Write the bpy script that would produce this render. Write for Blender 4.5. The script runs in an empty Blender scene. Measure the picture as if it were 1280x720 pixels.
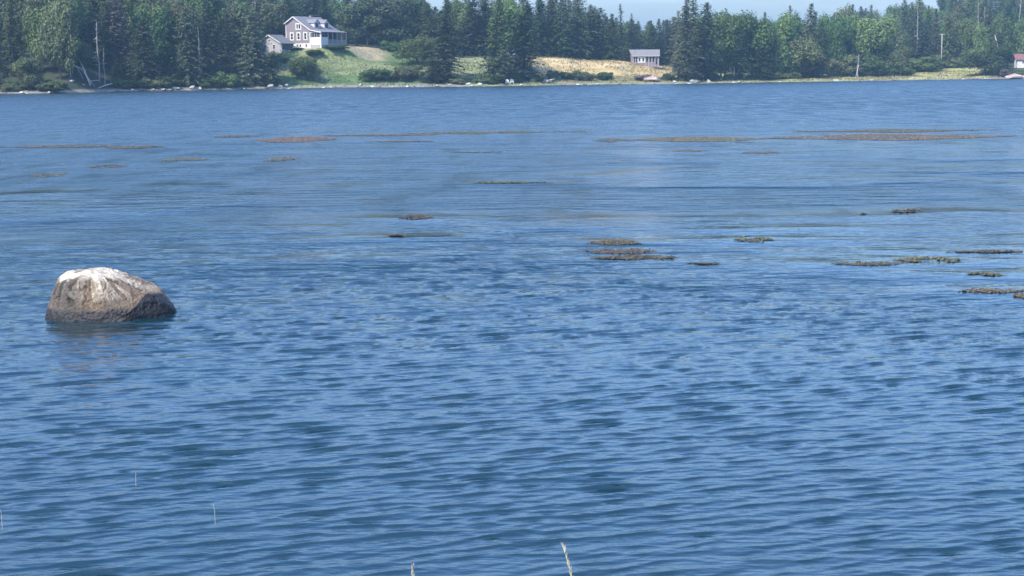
import bpy, math, random
import numpy as np
from mathutils import Vector, Matrix

random.seed(7)
rng = np.random.default_rng(7)
scene = bpy.context.scene
COL = scene.collection
R = math.radians

# ------------------------------------------------------------------ camera
EYE = 4.0            # metres above the water
FPX = 1850.0         # focal length for a 1280 px wide frame
PITCH, ROLL = R(8.32), R(0.5)
fw = Vector((0, math.cos(PITCH), -math.sin(PITCH)))
up0 = Vector((0, math.sin(PITCH), math.cos(PITCH)))
rt0 = Vector((1, 0, 0))
rt = rt0 * math.cos(ROLL) - up0 * math.sin(ROLL)
up = up0 * math.cos(ROLL) + rt0 * math.sin(ROLL)
cam_data = bpy.data.cameras.new("camera")
cam_data.sensor_width = 36.0
cam_data.lens = 36.0 * FPX / 1280.0
cam_data.clip_start = 0.1
cam_data.clip_end = 20000.0
cam = bpy.data.objects.new("camera", cam_data)
COL.objects.link(cam)
m = Matrix((rt, up, -fw)).transposed().to_4x4()
m.translation = Vector((0, 0, EYE))
cam.matrix_world = m
scene.camera = cam

# ------------------------------------------------------------------ sky, sun, exposure
SUN_EL, SUN_AZ = 47.0, 222.0      # azimuth measured clockwise from +Y: behind the viewer, to the left
world = bpy.data.worlds.new("World")
scene.world = world
world.use_nodes = True
wn, wl = world.node_tree.nodes, world.node_tree.links
wn.clear()
sky = wn.new("ShaderNodeTexSky")
sky.sky_type = 'NISHITA'
sky.sun_disc = False
sky.sun_elevation = R(SUN_EL)
sky.sun_rotation = R(SUN_AZ)
sky.altitude = 0.0
sky.air_density = 1.5
sky.dust_density = 2.7
sky.ozone_density = 6.0
bg = wn.new("ShaderNodeBackground")
bg.inputs['Strength'].default_value = 0.15
wout = wn.new("ShaderNodeOutputWorld")
# thin high cloud, a little paler than the blue
tc = wn.new("ShaderNodeTexCoord")
mp = wn.new("ShaderNodeMapping")
mp.inputs['Scale'].default_value = (2.0, 2.0, 14.0)
cn = wn.new("ShaderNodeTexNoise")
cn.inputs['Scale'].default_value = 2.2
cn.inputs['Detail'].default_value = 5
cr = wn.new("ShaderNodeMapRange")
cr.inputs['From Min'].default_value = 0.52
cr.inputs['From Max'].default_value = 0.75
cr.inputs['To Max'].default_value = 0.25
mixc = wn.new("ShaderNodeMix")
mixc.data_type = 'RGBA'
wl.new(tc.outputs['Generated'], mp.inputs['Vector'])
wl.new(mp.outputs['Vector'], cn.inputs['Vector'])
wl.new(cn.outputs['Fac'], cr.inputs['Value'])
wl.new(cr.outputs['Result'], mixc.inputs['Factor'])
tint = wn.new("ShaderNodeMix")
tint.data_type = 'RGBA'
tint.blend_type = 'MULTIPLY'
tint.inputs['Factor'].default_value = 1.0
tint.inputs[7].default_value = (0.80, 0.945, 1.27, 1)
wl.new(sky.outputs['Color'], tint.inputs[6])
wl.new(tint.outputs[2], mixc.inputs[6])
mixc.inputs[7].default_value = (4.5, 5.0, 7.0, 1)
wl.new(mixc.outputs[2], bg.inputs['Color'])
wl.new(bg.outputs['Background'], wout.inputs['Surface'])

sun_data = bpy.data.lights.new("sun", 'SUN')
sun_data.energy = 3.4
sun_data.angle = R(0.53)
sun_data.color = (1.0, 0.93, 0.80)
sun = bpy.data.objects.new("sun", sun_data)
COL.objects.link(sun)
sd = Vector((math.sin(R(SUN_AZ)) * math.cos(R(SUN_EL)), math.cos(R(SUN_AZ)) * math.cos(R(SUN_EL)), math.sin(R(SUN_EL))))
sun.rotation_euler = sd.to_track_quat('Z', 'Y').to_euler()
scene.view_settings.view_transform = 'Standard'
scene.view_settings.look = 'None'
scene.view_settings.gamma = 1.0
scene.view_settings.exposure = 1.0
scene.cycles.max_bounces = 6
scene.cycles.volume_bounces = 0
scene.cycles.sample_clamp_indirect = 4.0
HAZE_DENSITY = 0.00019
HAZE_COLOR = (0.42, 0.72, 1.0, 1)


# ------------------------------------------------------------------ helpers: pixels to places (photo is 1280 wide)
def ray(px, py):
    return fw + rt * ((px - 640) / FPX) + up * ((360 - py) / FPX)

def on_z(px, py, z=0.0):
    d = ray(px, py)
    k = (z - EYE) / d.z
    return Vector((d.x * k, d.y * k, z))

def at_y(px, py, Y):
    d = ray(px, py)
    k = Y / d.y
    return Vector((d.x * k, Y, EYE + d.z * k))

def horizon(px):
    return at_horizon[0] + (at_horizon[1] - at_horizon[0]) * px / 1280.0

def _hy(px):
    # image row of the horizon at this column
    lo, hi = 0.0, 360.0
    for _ in range(40):
        mid = (lo + hi) / 2
        if ray(px, mid).z > 0: lo = mid
        else: hi = mid
    return lo
at_horizon = (_hy(0), _hy(1280))


# ------------------------------------------------------------------ helpers: noise
class VNoise:
    """Value noise on a wrapped lattice, vectorised."""
    def __init__(s, seed):
        s.t = np.random.default_rng(seed).random((256, 256))
    def __call__(s, x, y):
        x = np.asarray(x, float); y = np.asarray(y, float)
        xi = np.floor(x).astype(int); yi = np.floor(y).astype(int)
        fx = x - xi; fy = y - yi
        fx = fx * fx * (3 - 2 * fx); fy = fy * fy * (3 - 2 * fy)
        a = s.t[xi & 255, yi & 255]; b = s.t[(xi + 1) & 255, yi & 255]
        c = s.t[xi & 255, (yi + 1) & 255]; d = s.t[(xi + 1) & 255, (yi + 1) & 255]
        return (a * (1 - fx) + b * fx) * (1 - fy) + (c * (1 - fx) + d * fx) * fy
    def fbm(s, x, y, n=4):
        v = 0; a = 0.5; tot = 0
        for i in range(n):
            v = v + a * s(x * 2 ** i + 17.3 * i, y * 2 ** i + 5.1 * i); tot += a; a *= 0.5
        return v / tot

def sstep(a, b, x):
    t = np.clip((np.asarray(x, float) - a) / (b - a), 0, 1)
    return t * t * (3 - 2 * t)


# ------------------------------------------------------------------ helpers: meshes and objects
def mesh_np(name, verts, faces, smooth=False, mat=None):
    """verts (n,3), faces (m,k) with one k."""
    verts = np.ascontiguousarray(verts, dtype=np.float32)
    faces = np.ascontiguousarray(faces, dtype=np.int32)
    me = bpy.data.meshes.new(name)
    me.vertices.add(len(verts)); me.vertices.foreach_set('co', verts.ravel())
    k = faces.shape[1]
    me.loops.add(faces.size); me.loops.foreach_set('vertex_index', faces.ravel())
    me.polygons.add(len(faces))
    me.polygons.foreach_set('loop_start', np.arange(0, faces.size, k, dtype=np.int32))
    me.polygons.foreach_set('loop_total', np.full(len(faces), k, dtype=np.int32))
    me.polygons.foreach_set('use_smooth', np.full(len(faces), bool(smooth)))
    me.update(calc_edges=True)
    if mat: me.materials.append(mat)
    return me

def link(name, me, parent=None):
    o = bpy.data.objects.new(name, me)
    COL.objects.link(o)
    if parent: o.parent = parent
    return o

def tag(o, label=None, cat=None, group=None, kind=None):
    if label: o['label'] = label
    if cat: o['category'] = cat
    if group: o['group'] = group
    if kind: o['kind'] = kind
    return o

def empty(name, loc, rz=0.0):
    o = bpy.data.objects.new(name, None)
    COL.objects.link(o)
    o.location = loc
    o.rotation_euler = (0, 0, rz)
    o.empty_display_size = 0.5
    return o

def copy_tree(o, parent=None):
    c = o.copy(); COL.objects.link(c)
    if parent: c.parent = parent
    for ch in list(o.children): copy_tree(ch, c)
    return c

class MB:
    """Collects polygons, then links them as one mesh object."""
    def __init__(s): s.v = []; s.f = []
    def poly(s, pts):
        n = len(s.v); s.v += [tuple(p) for p in pts]; s.f.append(tuple(range(n, n + len(pts)))); return s
    def box(s, a, b):
        (x0, y0, z0), (x1, y1, z1) = a, b
        n = len(s.v)
        s.v += [(x0, y0, z0), (x1, y0, z0), (x1, y1, z0), (x0, y1, z0), (x0, y0, z1), (x1, y0, z1), (x1, y1, z1), (x0, y1, z1)]
        s.f += [tuple(n + i for i in q) for q in ((0, 3, 2, 1), (4, 5, 6, 7), (0, 1, 5, 4), (1, 2, 6, 5), (2, 3, 7, 6), (3, 0, 4, 7))]
        return s
    def prism(s, profile, y0, y1):
        """profile: (x,z) points, counter-clockwise seen from -y; extruded along y."""
        n = len(s.v); k = len(profile)
        s.v += [(x, y0, z) for x, z in profile] + [(x, y1, z) for x, z in profile]
        s.f.append(tuple(range(n, n + k))); s.f.append(tuple(range(n + 2 * k - 1, n + k - 1, -1)))
        for i in range(k):
            j = (i + 1) % k
            s.f.append((n + i, n + k + i, n + k + j, n + j))
        return s
    def slab(s, quad, t):
        """a thick sheet: four corners on top, thickness t along -normal."""
        q = [Vector(p) for p in quad]
        nrm = (q[1] - q[0]).cross(q[2] - q[0]).normalized()
        n = len(s.v)
        s.v += [tuple(p) for p in q] + [tuple(p - nrm * t) for p in q]
        s.f += [(n, n + 1, n + 2, n + 3), (n + 7, n + 6, n + 5, n + 4)]
        for i in range(4):
            j = (i + 1) % 4
            s.f.append((n + i, n + 4 + i, n + 4 + j, n + j))
        return s
    def tube(s, pts, rads, k=7):
        pts = [Vector(p) for p in pts]; n = len(s.v)
        for i, (p, r) in enumerate(zip(pts, rads)):
            d = (pts[min(i + 1, len(pts) - 1)] - pts[max(i - 1, 0)]).normalized()
            a = d.orthogonal().normalized() if i == 0 else (a - d * a.dot(d)).normalized()
            b = d.cross(a)
            for j in range(k):
                t = 2 * math.pi * j / k
                s.v.append(tuple(p + (a * math.cos(t) + b * math.sin(t)) * r))
        for i in range(len(pts) - 1):
            for j in range(k):
                q = (j + 1) % k
                s.f.append((n + i * k + j, n + i * k + q, n + (i + 1) * k + q, n + (i + 1) * k + j))
        s.f.append(tuple(n + j for j in range(k - 1, -1, -1)))
        s.f.append(tuple(n + (len(pts) - 1) * k + j for j in range(k)))
        return s
    def mesh(s, name, mat, smooth=False):
        me = bpy.data.meshes.new(name)
        me.from_pydata(s.v, [], s.f)
        if smooth: me.polygons.foreach_set('use_smooth', [True] * len(me.polygons))
        me.update()
        if mat: me.materials.append(mat)
        return me
    def build(s, name, mat, parent=None, smooth=False):
        return link(name, s.mesh(name, mat, smooth), parent)


# ------------------------------------------------------------------ helpers: materials
def mat_new(name):
    mt = bpy.data.materials.new(name)
    mt.use_nodes = True
    nt = mt.node_tree
    return mt, nt.nodes, nt.links, nt.nodes['Principled BSDF']

def mat_noise(name, c1, c2, scale=1.0, rough=0.8, bump=0.0, detail=5, stretch=(1, 1, 1), spec=0.3, c3=None):
    mt, n, l, p = mat_new(name)
    tcn = n.new('ShaderNodeTexCoord'); mpn = n.new('ShaderNodeMapping')
    mpn.inputs['Scale'].default_value = stretch
    nz = n.new('ShaderNodeTexNoise'); nz.inputs['Scale'].default_value = scale; nz.inputs['Detail'].default_value = detail
    rp = n.new('ShaderNodeValToRGB')
    rp.color_ramp.elements[0].position = 0.32; rp.color_ramp.elements[0].color = (*c1, 1)
    rp.color_ramp.elements[1].position = 0.68; rp.color_ramp.elements[1].color = (*c2, 1)
    if c3:
        e = rp.color_ramp.elements.new(0.85); e.color = (*c3, 1)
    l.new(tcn.outputs['Object'], mpn.inputs['Vector']); l.new(mpn.outputs['Vector'], nz.inputs['Vector'])
    l.new(nz.outputs['Fac'], rp.inputs['Fac']); l.new(rp.outputs['Color'], p.inputs['Base Color'])
    p.inputs['Roughness'].default_value = rough
    p.inputs['Specular IOR Level'].default_value = spec
    if bump:
        b = n.new('ShaderNodeBump'); b.inputs['Distance'].default_value = bump
        l.new(nz.outputs['Fac'], b.inputs['Height']); l.new(b.outputs['Normal'], p.inputs['Normal'])
    return mt

def mat_leaf(name, dark, light, trans=0.25):
    """foliage: leaf colour varies leaf by leaf and from tree to tree."""
    mt, n, l, p = mat_new(name)
    geo = n.new('ShaderNodeNewGeometry'); info = n.new('ShaderNodeObjectInfo')
    mx = n.new('ShaderNodeMix'); mx.data_type = 'RGBA'
    mx.inputs[6].default_value = (*dark, 1); mx.inputs[7].default_value = (*light, 1)
    l.new(geo.outputs['Random Per Island'], mx.inputs['Factor'])
    hs = n.new('ShaderNodeHueSaturation')
    a = n.new('ShaderNodeMapRange'); a.inputs['To Min'].default_value = 0.47; a.inputs['To Max'].default_value = 0.53
    b = n.new('ShaderNodeMapRange'); b.inputs['To Min'].default_value = 0.66; b.inputs['To Max'].default_value = 1.08
    l.new(info.outputs['Random'], a.inputs['Value'])
    mul = n.new('ShaderNodeMath'); mul.operation = 'MULTIPLY'; mul.inputs[1].default_value = 7.31
    fr = n.new('ShaderNodeMath'); fr.operation = 'FRACT'
    l.new(info.outputs['Random'], mul.inputs[0]); l.new(mul.outputs[0], fr.inputs[0]); l.new(fr.outputs[0], b.inputs['Value'])
    l.new(a.outputs['Result'], hs.inputs['Hue']); l.new(b.outputs['Result'], hs.inputs['Value'])
    l.new(mx.outputs[2], hs.inputs['Color'])
    l.new(hs.outputs['Color'], p.inputs['Base Color'])
    p.inputs['Roughness'].default_value = 0.65
    p.inputs['Specular IOR Level'].default_value = 0.25
    if trans:
        tr = n.new('ShaderNodeBsdfTranslucent'); ms = n.new('ShaderNodeMixShader'); ms.inputs[0].default_value = trans
        l.new(hs.outputs['Color'], tr.inputs['Color'])
        l.new(p.outputs['BSDF'], ms.inputs[1]); l.new(tr.outputs['BSDF'], ms.inputs[2])
        l.new(ms.outputs[0], n['Material Output'].inputs['Surface'])
    return mt

M = {
    'spruce': mat_leaf('spruce_needles', (0.049, 0.076, 0.027), (0.124, 0.163, 0.058), 0.1),
    'spruce_grey': mat_leaf('grey_green_needles', (0.075, 0.092, 0.048), (0.170, 0.189, 0.100), 0.1),
    'spruce_blue': mat_leaf('dark_evergreen_needles', (0.037, 0.059, 0.028), (0.094, 0.126, 0.055), 0.1),
    'leaf': mat_leaf('green_leaves', (0.068, 0.112, 0.029), (0.138, 0.213, 0.056)),
    'leaf_light': mat_leaf('light_green_leaves', (0.105, 0.162, 0.043), (0.189, 0.259, 0.077)),
    'leaf_olive': mat_leaf('olive_leaves', (0.085, 0.106, 0.041), (0.165, 0.189, 0.076)),
    'leaf_dark': mat_leaf('dark_leaves', (0.048, 0.078, 0.025), (0.102, 0.150, 0.045)),
    'dead': mat_leaf('dead_twigs', (0.105, 0.085, 0.070), (0.20, 0.17, 0.145), 0.05),
    'bark': mat_noise('bark', (0.06, 0.05, 0.04), (0.15, 0.13, 0.11), 3.0, 0.9, 0.02, stretch=(1, 1, .3)),
    'bleached': mat_noise('bleached_driftwood', (0.38, 0.36, 0.32), (0.62, 0.58, 0.52), 3.0, 0.8, 0.02, stretch=(1, 1, .3)),
    'bark_pale': mat_noise('weathered_bare_wood', (0.20, 0.185, 0.165), (0.40, 0.37, 0.33), 3.0, 0.8, 0.02, stretch=(1, 1, .3)),
}

# ================================================================== GROUND OF THE FAR SHORE
SHORE_PX = [(-60, 118.5), (0, 118), (60, 117.4), (130, 115.5), (200, 114.2), (260, 113), (330, 111.8), (400, 110.6), (470, 109.8), (540, 109.2),
            (600, 108.6), (680, 107.4), (760, 106.2), (830, 105.6), (880, 104.6), (960, 103.2), (1040, 102.2), (1100, 101.2), (1160, 100.3),
            (1220, 99.3), (1280, 98.8), (1330, 98.5)]
_sp = [on_z(a, b) for a, b in SHORE_PX]
SX = np.array([-3000, -900, -300] + [p.x for p in _sp] + [320, 900, 3000], float)
SY = np.array([300, 230, 290] + [p.y for p in _sp] + [_sp[-1].y + 10, _sp[-1].y - 60, _sp[-1].y - 300], float)
n1, n2, n3 = VNoise(1), VNoise(2), VNoise(3)

def shore_y(x):
    x = np.asarray(x, float)
    return np.interp(x, SX, SY) + (n1(x / 6.0, 0 * x) - 0.5) * 3.0 + (n1(x / 1.7, 0 * x + 9) - 0.5) * 1.0

# height above the water behind the shoreline, for bearings across the bay
_T = np.array([-60, -8, 0, 2, 5, 12, 25, 45, 60, 80, 120, 200, 350, 700, 1500, 3500], float)
_P = {  # bearing: heights at _T
    -400: [-4, -1, 0, .35, .8, 1.8, 4.0, 7.0, 9.0, 11.0, 15, 22, 32, 45, 50, 50],
    300:  [-4, -1, 0, .35, .8, 2.2, 5.0, 8.6, 10.0, 11.0, 15, 22, 32, 45, 50, 50],
    350:  [-4, -1, 0, .35, .9, 2.8, 6.2, 10.0, 11.2, 12.0, 15, 21, 30, 42, 50, 50],
    450:  [-4, -1, 0, .35, .9, 3.0, 6.8, 11.0, 12.2, 12.8, 14, 18, 26, 36, 42, 42],
    540:  [-4, -1, 0, .35, .9, 2.4, 5.2, 8.4, 9.6, 10.2, 11, 12, 13, 15, 18, 20],
    610:  [-4, -1, 0, .35, .8, 1.8, 4.2, 7.6, 8.8, 9.2, 10, 11, 12, 14, 16, 18],
    680:  [-4, -1, 0, .30, .7, 1.6, 4.0, 7.8, 8.5, 8.6, 9, 9.5, 11, 13, 15, 18],
    760:  [-4, -1, 0, .30, .7, 1.3, 3.2, 6.4, 7.4, 7.6, 8, 8.5, 10, 12, 14, 18],
    840:  [-4, -1, 0, .25, .5, 0.9, 1.8, 3.8, 4.9, 5.4, 6, 7, 9, 12, 14, 18],
    880:  [-4, -1, 0, .22, .4, 0.7, 1.2, 2.0, 2.6, 3.2, 4, 6, 9, 12, 14, 18],
    1020: [-4, -1, 0, .20, .4, 0.7, 1.0, 1.6, 2.0, 2.6, 5, 9, 13, 16, 18, 20],
    1100: [-4, -1, 0, .20, .4, 0.7, 1.1, 1.7, 2.3, 3.6, 8, 15, 22, 30, 34, 34],
    1200: [-4, -1, 0, .20, .5, 1.0, 1.9, 3.6, 4.6, 6.5, 12, 21, 30, 40, 46, 46],
    1270: [-4, -1, 0, .30, .8, 1.8, 3.2, 4.6, 5.6, 8.0, 13, 22, 32, 44, 50, 50],
    1700: [-4, -1, 0, .30, .8, 1.8, 3.2, 5.0, 7.0, 10., 15, 24, 34, 46, 52, 52],
}
_PU = np.array(sorted(_P)); _PZ = np.array([_P[k] for k in _PU], float)

_h = at_y(358, 61.3, 428.0); HOUSE_XY = (_h.x, _h.y); HOUSE_Z = _h.z

def bearing(x, y):
    return 640 + FPX * np.asarray(x, float) / np.asarray(y, float)

def ground_z(x, y):
    x = np.asarray(x, float); y = np.asarray(y, float)
    t = y - shore_y(x)
    u = np.clip(bearing(x, y), -400, 1700)
    i = np.clip(np.searchsorted(_PU, u, side='right') - 1, 0, len(_PU) - 2)
    w = (u - _PU[i]) / (_PU[i + 1] - _PU[i]); w = w * w * (3 - 2 * w)
    tj = np.clip(t, _T[0], _T[-1])
    j = np.clip(np.searchsorted(_T, tj, side='right') - 1, 0, len(_T) - 2)
    q = (tj - _T[j]) / (_T[j + 1] - _T[j])
    z = (_PZ[i, j] * (1 - q) + _PZ[i, j + 1] * q) * (1 - w) + (_PZ[i + 1, j] * (1 - q) + _PZ[i + 1, j + 1] * q) * w
    rough = (n2.fbm(x / 7.0, y / 7.0, 3) - 0.5) * 0.9 + (n3(x / 1.6, y / 1.6) - 0.5) * 0.22
    # levelled ground round the house, rising to the right
    dx, dy = x - HOUSE_XY[0] - 6.0, y - HOUSE_XY[1] - 4.0
    pad = 1 - sstep(9.0, 17.0, np.hypot(dx * .9, dy * .9))
    z = z * (1 - pad) + (HOUSE_Z - .40 + np.clip(x - HOUSE_XY[0], -3, 20) * .075) * pad
    return z + rough * sstep(0.5, 20, t) * 0.8 * (1 - .7 * pad) + (n3(x / .9, y / .9) - 0.5) * 0.18 * sstep(-1, 1, t) * (1 - sstep(4, 9, t))

def build_land():
    gx = np.concatenate([-np.geomspace(3000, 150, 26)[:-1], np.arange(-150, 240, 1.0), np.geomspace(240, 3000, 26)])
    gt = np.concatenate([[-60, -30, -15, -8, -4, -2, -1], np.arange(-.5, 12, .5), np.arange(12, 110, 1.2), np.geomspace(110, 3400, 40)])
    X = np.repeat(gx[None, :], len(gt), 0)
    Y = np.repeat(shore_y(gx)[None, :], len(gt), 0) + gt[:, None]
    Z = ground_z(X, Y)
    nx, ny = len(gx), len(gt)
    idx = np.arange(nx * ny).reshape(ny, nx)
    f = np.stack([idx[:-1, :-1], idx[:-1, 1:], idx[1:, 1:], idx[1:, :-1]], -1).reshape(-1, 4)
    v = np.stack([X, Y, Z], -1).reshape(-1, 3)
    # soil, grass and straw colours where they grow
    u = bearing(X, Y); T = gt[:, None] + 0 * X
    a = n1.fbm(X / 9, Y / 9, 4); b = n2.fbm(X / 2.5, Y / 2.5, 3); c = n3.fbm(X / 14 + 3, Y / 5, 3)
    def mixc(base, col, w): return base + (np.array(col) - base) * w[..., None]
    colr = np.zeros(X.shape + (3,)) + np.array((0.045, 0.050, 0.028))                       # forest floor
    hill = sstep(335, 350, u) * (1 - sstep(540, 556, u)) * sstep(1.5, 4, T) * (1 - sstep(62, 75, T))
    colr = mixc(colr, (0.085, 0.135, 0.042), hill)
    colr = mixc(colr, (0.060, 0.100, 0.034), hill * sstep(.50, .62, a))
    colr = mixc(colr, (0.19, 0.20, 0.09), hill * sstep(.50, .68, c) * .8)
    lawn = sstep(384, 394, u) * (1 - sstep(470, 500, u)) * sstep(27, 31, T) * (1 - sstep(60, 70, T))
    colr = mixc(colr, (0.33, 0.27, 0.16), lawn * .9)
    midl = sstep(560, 575, u) * (1 - sstep(605, 620, u)) * sstep(3, 6, T) * (1 - sstep(50, 60, T))
    colr = mixc(colr, (0.20, 0.21, 0.10), midl)
    mead = sstep(655, 670, u) * (1 - sstep(850, 866, u)) * sstep(3, 8, T) * (1 - sstep(66, 76, T))
    colr = mixc(colr, (0.40, 0.30, 0.135), mead)
    colr = mixc(colr, (0.49, 0.375, 0.19), mead * sstep(.45, .62, c) * .8)
    colr = mixc(colr, (0.28, 0.25, 0.13), mead * sstep(.52, .68, a) * .8)
    lowm = mead * (1 - sstep(16, 27, T + (b - .5) * 10))
    colr = mixc(colr, (0.12, 0.13, 0.055), lowm * .85)
    field = sstep(858, 870, u) * (1 - sstep(1238, 1256, u)) * sstep(3, 6, T) * (1 - sstep(58, 75, T))
    colr = mixc(colr, (0.27, 0.27, 0.085), field)
    colr = mixc(colr, (0.36, 0.30, 0.15), field * sstep(.45, .6, c))
    colr = mixc(colr, (0.14, 0.18, 0.06), field * sstep(.52, .65, a) * .8)
    beach = (1 - sstep(3.5, 6.5, T + (b - .5) * 4))
    stone = np.array((0.20, 0.185, 0.16))
    colr = mixc(colr, stone, beach)
    marsh = beach * sstep(.4, 2.5, T) * sstep(.40, .6, n1.fbm(X / 20, Y / 40, 2)) * sstep(330, 400, u)
    colr = mixc(colr, (0.20, 0.24, 0.11), marsh)
    colr = mixc(colr, (0.055, 0.048, 0.034), beach * (1 - sstep(.5, 1.6, T + (b - .5) * 1.5)))
    colr *= (0.78 + 0.44 * b)[..., None]
    mt, n, l, p = mat_new('soil_and_grass')
    at = n.new('ShaderNodeAttribute'); at.attribute_name = 'ground_colour'
    nz = n.new('ShaderNodeTexNoise'); nz.inputs['Scale'].default_value = 1.4; nz.inputs['Detail'].default_value = 8
    tcn = n.new('ShaderNodeTexCoord'); l.new(tcn.outputs['Object'], nz.inputs['Vector'])
    mr = n.new('ShaderNodeMapRange'); mr.inputs['From Min'].default_value = .3; mr.inputs['From Max'].default_value = .7
    mr.inputs['To Min'].default_value = .6; mr.inputs['To Max'].default_value = 1.35
    l.new(nz.outputs['Fac'], mr.inputs['Value'])
    vm = n.new('ShaderNodeVectorMath'); vm.operation = 'SCALE'
    l.new(at.outputs['Color'], vm.inputs[0]); l.new(mr.outputs['Result'], vm.inputs['Scale'])
    l.new(vm.outputs[0], p.inputs['Base Color'])
    p.inputs['Roughness'].default_value = .9; p.inputs['Specular IOR Level'].default_value = .15
    bp = n.new('ShaderNodeBump'); bp.inputs['Distance'].default_value = .25
    l.new(nz.outputs['Fac'], bp.inputs['Height']); l.new(bp.outputs['Normal'], p.inputs['Normal'])
    me = mesh_np('far_shore_ground', v, f, True, mt)
    ca = me.color_attributes.new('ground_colour', 'FLOAT_COLOR', 'POINT')
    ca.data.foreach_set('color', np.concatenate([colr.reshape(-1, 3), np.ones((nx * ny, 1))], 1).astype(np.float32).ravel())
    tag(link('far_shore_ground', me), 'sloping far shore with green bank, straw coloured meadow and narrow stony beach', kind='structure')
build_land()

# near bank under the viewer: a dry grassy edge, just below the picture
def build_bank():
    xs = np.concatenate([[-400, -150, -60], np.linspace(-25, 25, 90), [60, 150, 400]])
    ys = np.concatenate([[-500, -150, -40, -12], np.linspace(-6, 6.5, 50)])
    X, Y = np.meshgrid(xs, ys)
    edge = 4.3 + (n1(X / 3, X * 0) - .5) * .5
    Z = 2.35 - 3.4 * sstep(-.2, 1.0, (Y - edge) / 2.0) + (n2.fbm(X * 1.3, Y * 1.3, 3) - .5) * .15
    idx = np.arange(X.size).reshape(X.shape)
    f = np.stack([idx[:-1, :-1], idx[:-1, 1:], idx[1:, 1:], idx[1:, :-1]], -1).reshape(-1, 4)
    tag(link('near_bank_ground', mesh_np('near_bank_ground', np.stack([X, Y, Z], -1).reshape(-1, 3), f, True,
        mat_noise('dry_bank_soil', (.12, .11, .05), (.24, .20, .11), 3, .95, .05))), 'grassy near bank above the water', kind='structure')
build_bank()


# ================================================================== WATER
# Seaweed that lies on the surface: (px0, px1, py, rows of px depth, density)
WEEDS = [
    # far drifting lines
    (-20, 152, 183.5, 2.0, .8, 'faint brown seaweed line reaching the left edge of the picture'),
    (132, 206, 184.2, 2.6, 1, 'brown seaweed strip just right of the faint line at the left edge'),
    (262, 330, 170.6, 1.6, .7, 'thin seaweed streak touching the left end of the thickest far brown bed'),
    (322, 420, 174.5, 6.0, 1, 'thickest reddish brown seaweed bed in the far line left of centre'),
    (400, 548, 169.0, 2.6, .8, 'long thin seaweed line trailing right from the thickest far bed'),
    (505, 742, 165.6, 1.4, .8, 'very thin seaweed line in the middle of the far row'),
    (738, 800, 175.6, 1.8, .7, 'faint left tip of the long right hand seaweed bed'),
    (790, 965, 174.0, 4.6, 1, 'long brown seaweed bed right of centre in the far line'),
    (930, 1290, 171.5, 4.0, .9, 'brown seaweed bed running out to the right edge of the picture'),
    (985, 1262, 163.6, 1.8, 1, 'narrow upper seaweed line at the far right, parallel to the bed below'),
    (198, 262, 199.6, 2.4, .8, 'small dark seaweed strip below the far line on the left'),
    (330, 372, 198.8, 2.2, .8, 'short brown seaweed strip under the thickest far bed'),
    (44, 82, 218.5, 2.4, .6, 'pale sparse seaweed scrap above and left of the boulder'),
    (112, 160, 208.0, 1.8, .8, 'dark seaweed dash above the boulder, nearer than the left line'),
    (455, 545, 176.8, 1.4, .6, 'hairline seaweed streak under the centre of the far line'),
    (925, 985, 190.8, 1.6, .7, 'thin dark seaweed streak below the right hand far bed'),
    (835, 888, 188.6, 1.4, .6, 'hair thin brown seaweed streak left of another below the right hand bed'),
    (588, 698, 228.4, 2.6, 1, 'long dark seaweed strip alone in the middle distance near the centre'),
    (555, 632, 190.5, 1.4, .6, 'faint seaweed dash just behind the long dark strip near the centre'),
    # nearer patches
    (496, 541, 272.0, 5.5, 1, 'small olive seaweed clump floating alone near the centre'),
    (486, 512, 294.8, 3.8, .8, 'tiny dark seaweed scrap just in front of the small olive clump'),
    (733, 812, 303.4, 7.5, 1.1, 'dense olive seaweed mat, rearmost of the cluster right of centre'),
    (727, 824, 314.4, 5.5, 1, 'middle brown seaweed mat of the cluster right of centre'),
    (732, 848, 322.2, 8.0, 1, 'ragged brown seaweed mat at the front of the cluster right of centre'),
    (838, 912, 330.0, 4.0, .6, 'thin seaweed tail trailing right from the front mat of the cluster'),
    (884, 897, 299.8, 2.5, .6, 'speck of seaweed left of a small brown patch'),
    (915, 968, 299.3, 5.5, .9, 'small brown seaweed patch between the central cluster and the right edge'),
    (960, 1000, 286.8, 2.0, .6, 'thin brown seaweed thread behind the small brown patch'),
    (1058, 1083, 267.5, 4.0, .6, 'sparse seaweed wisp left of the knobbly one'),
    (1092, 1162, 264.0, 3.6, .8, 'knobbly dark seaweed strip with one bump standing up'),
    (1036, 1128, 330.0, 6.0, .9, 'long reddish brown seaweed strand, left half of the raised right hand line'),
    (1112, 1204, 325.0, 6.5, 1, 'thick brown knot of seaweed in the middle of the right hand line'),
    (1180, 1290, 315.0, 5.5, 1, 'brown seaweed strand leaving the right edge behind the knot'),
    (1206, 1252, 344.0, 4.8, .9, 'little olive seaweed clump in front of the right hand line'),
    (1190, 1290, 364.0, 5.5, 1.1, 'dark seaweed strand nearest the viewer at the right edge'),
    (1268, 1290, 371.0, 5.5, 1, 'brown seaweed tuft under the nearest right hand strand, cut by the picture edge'),
]

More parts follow.
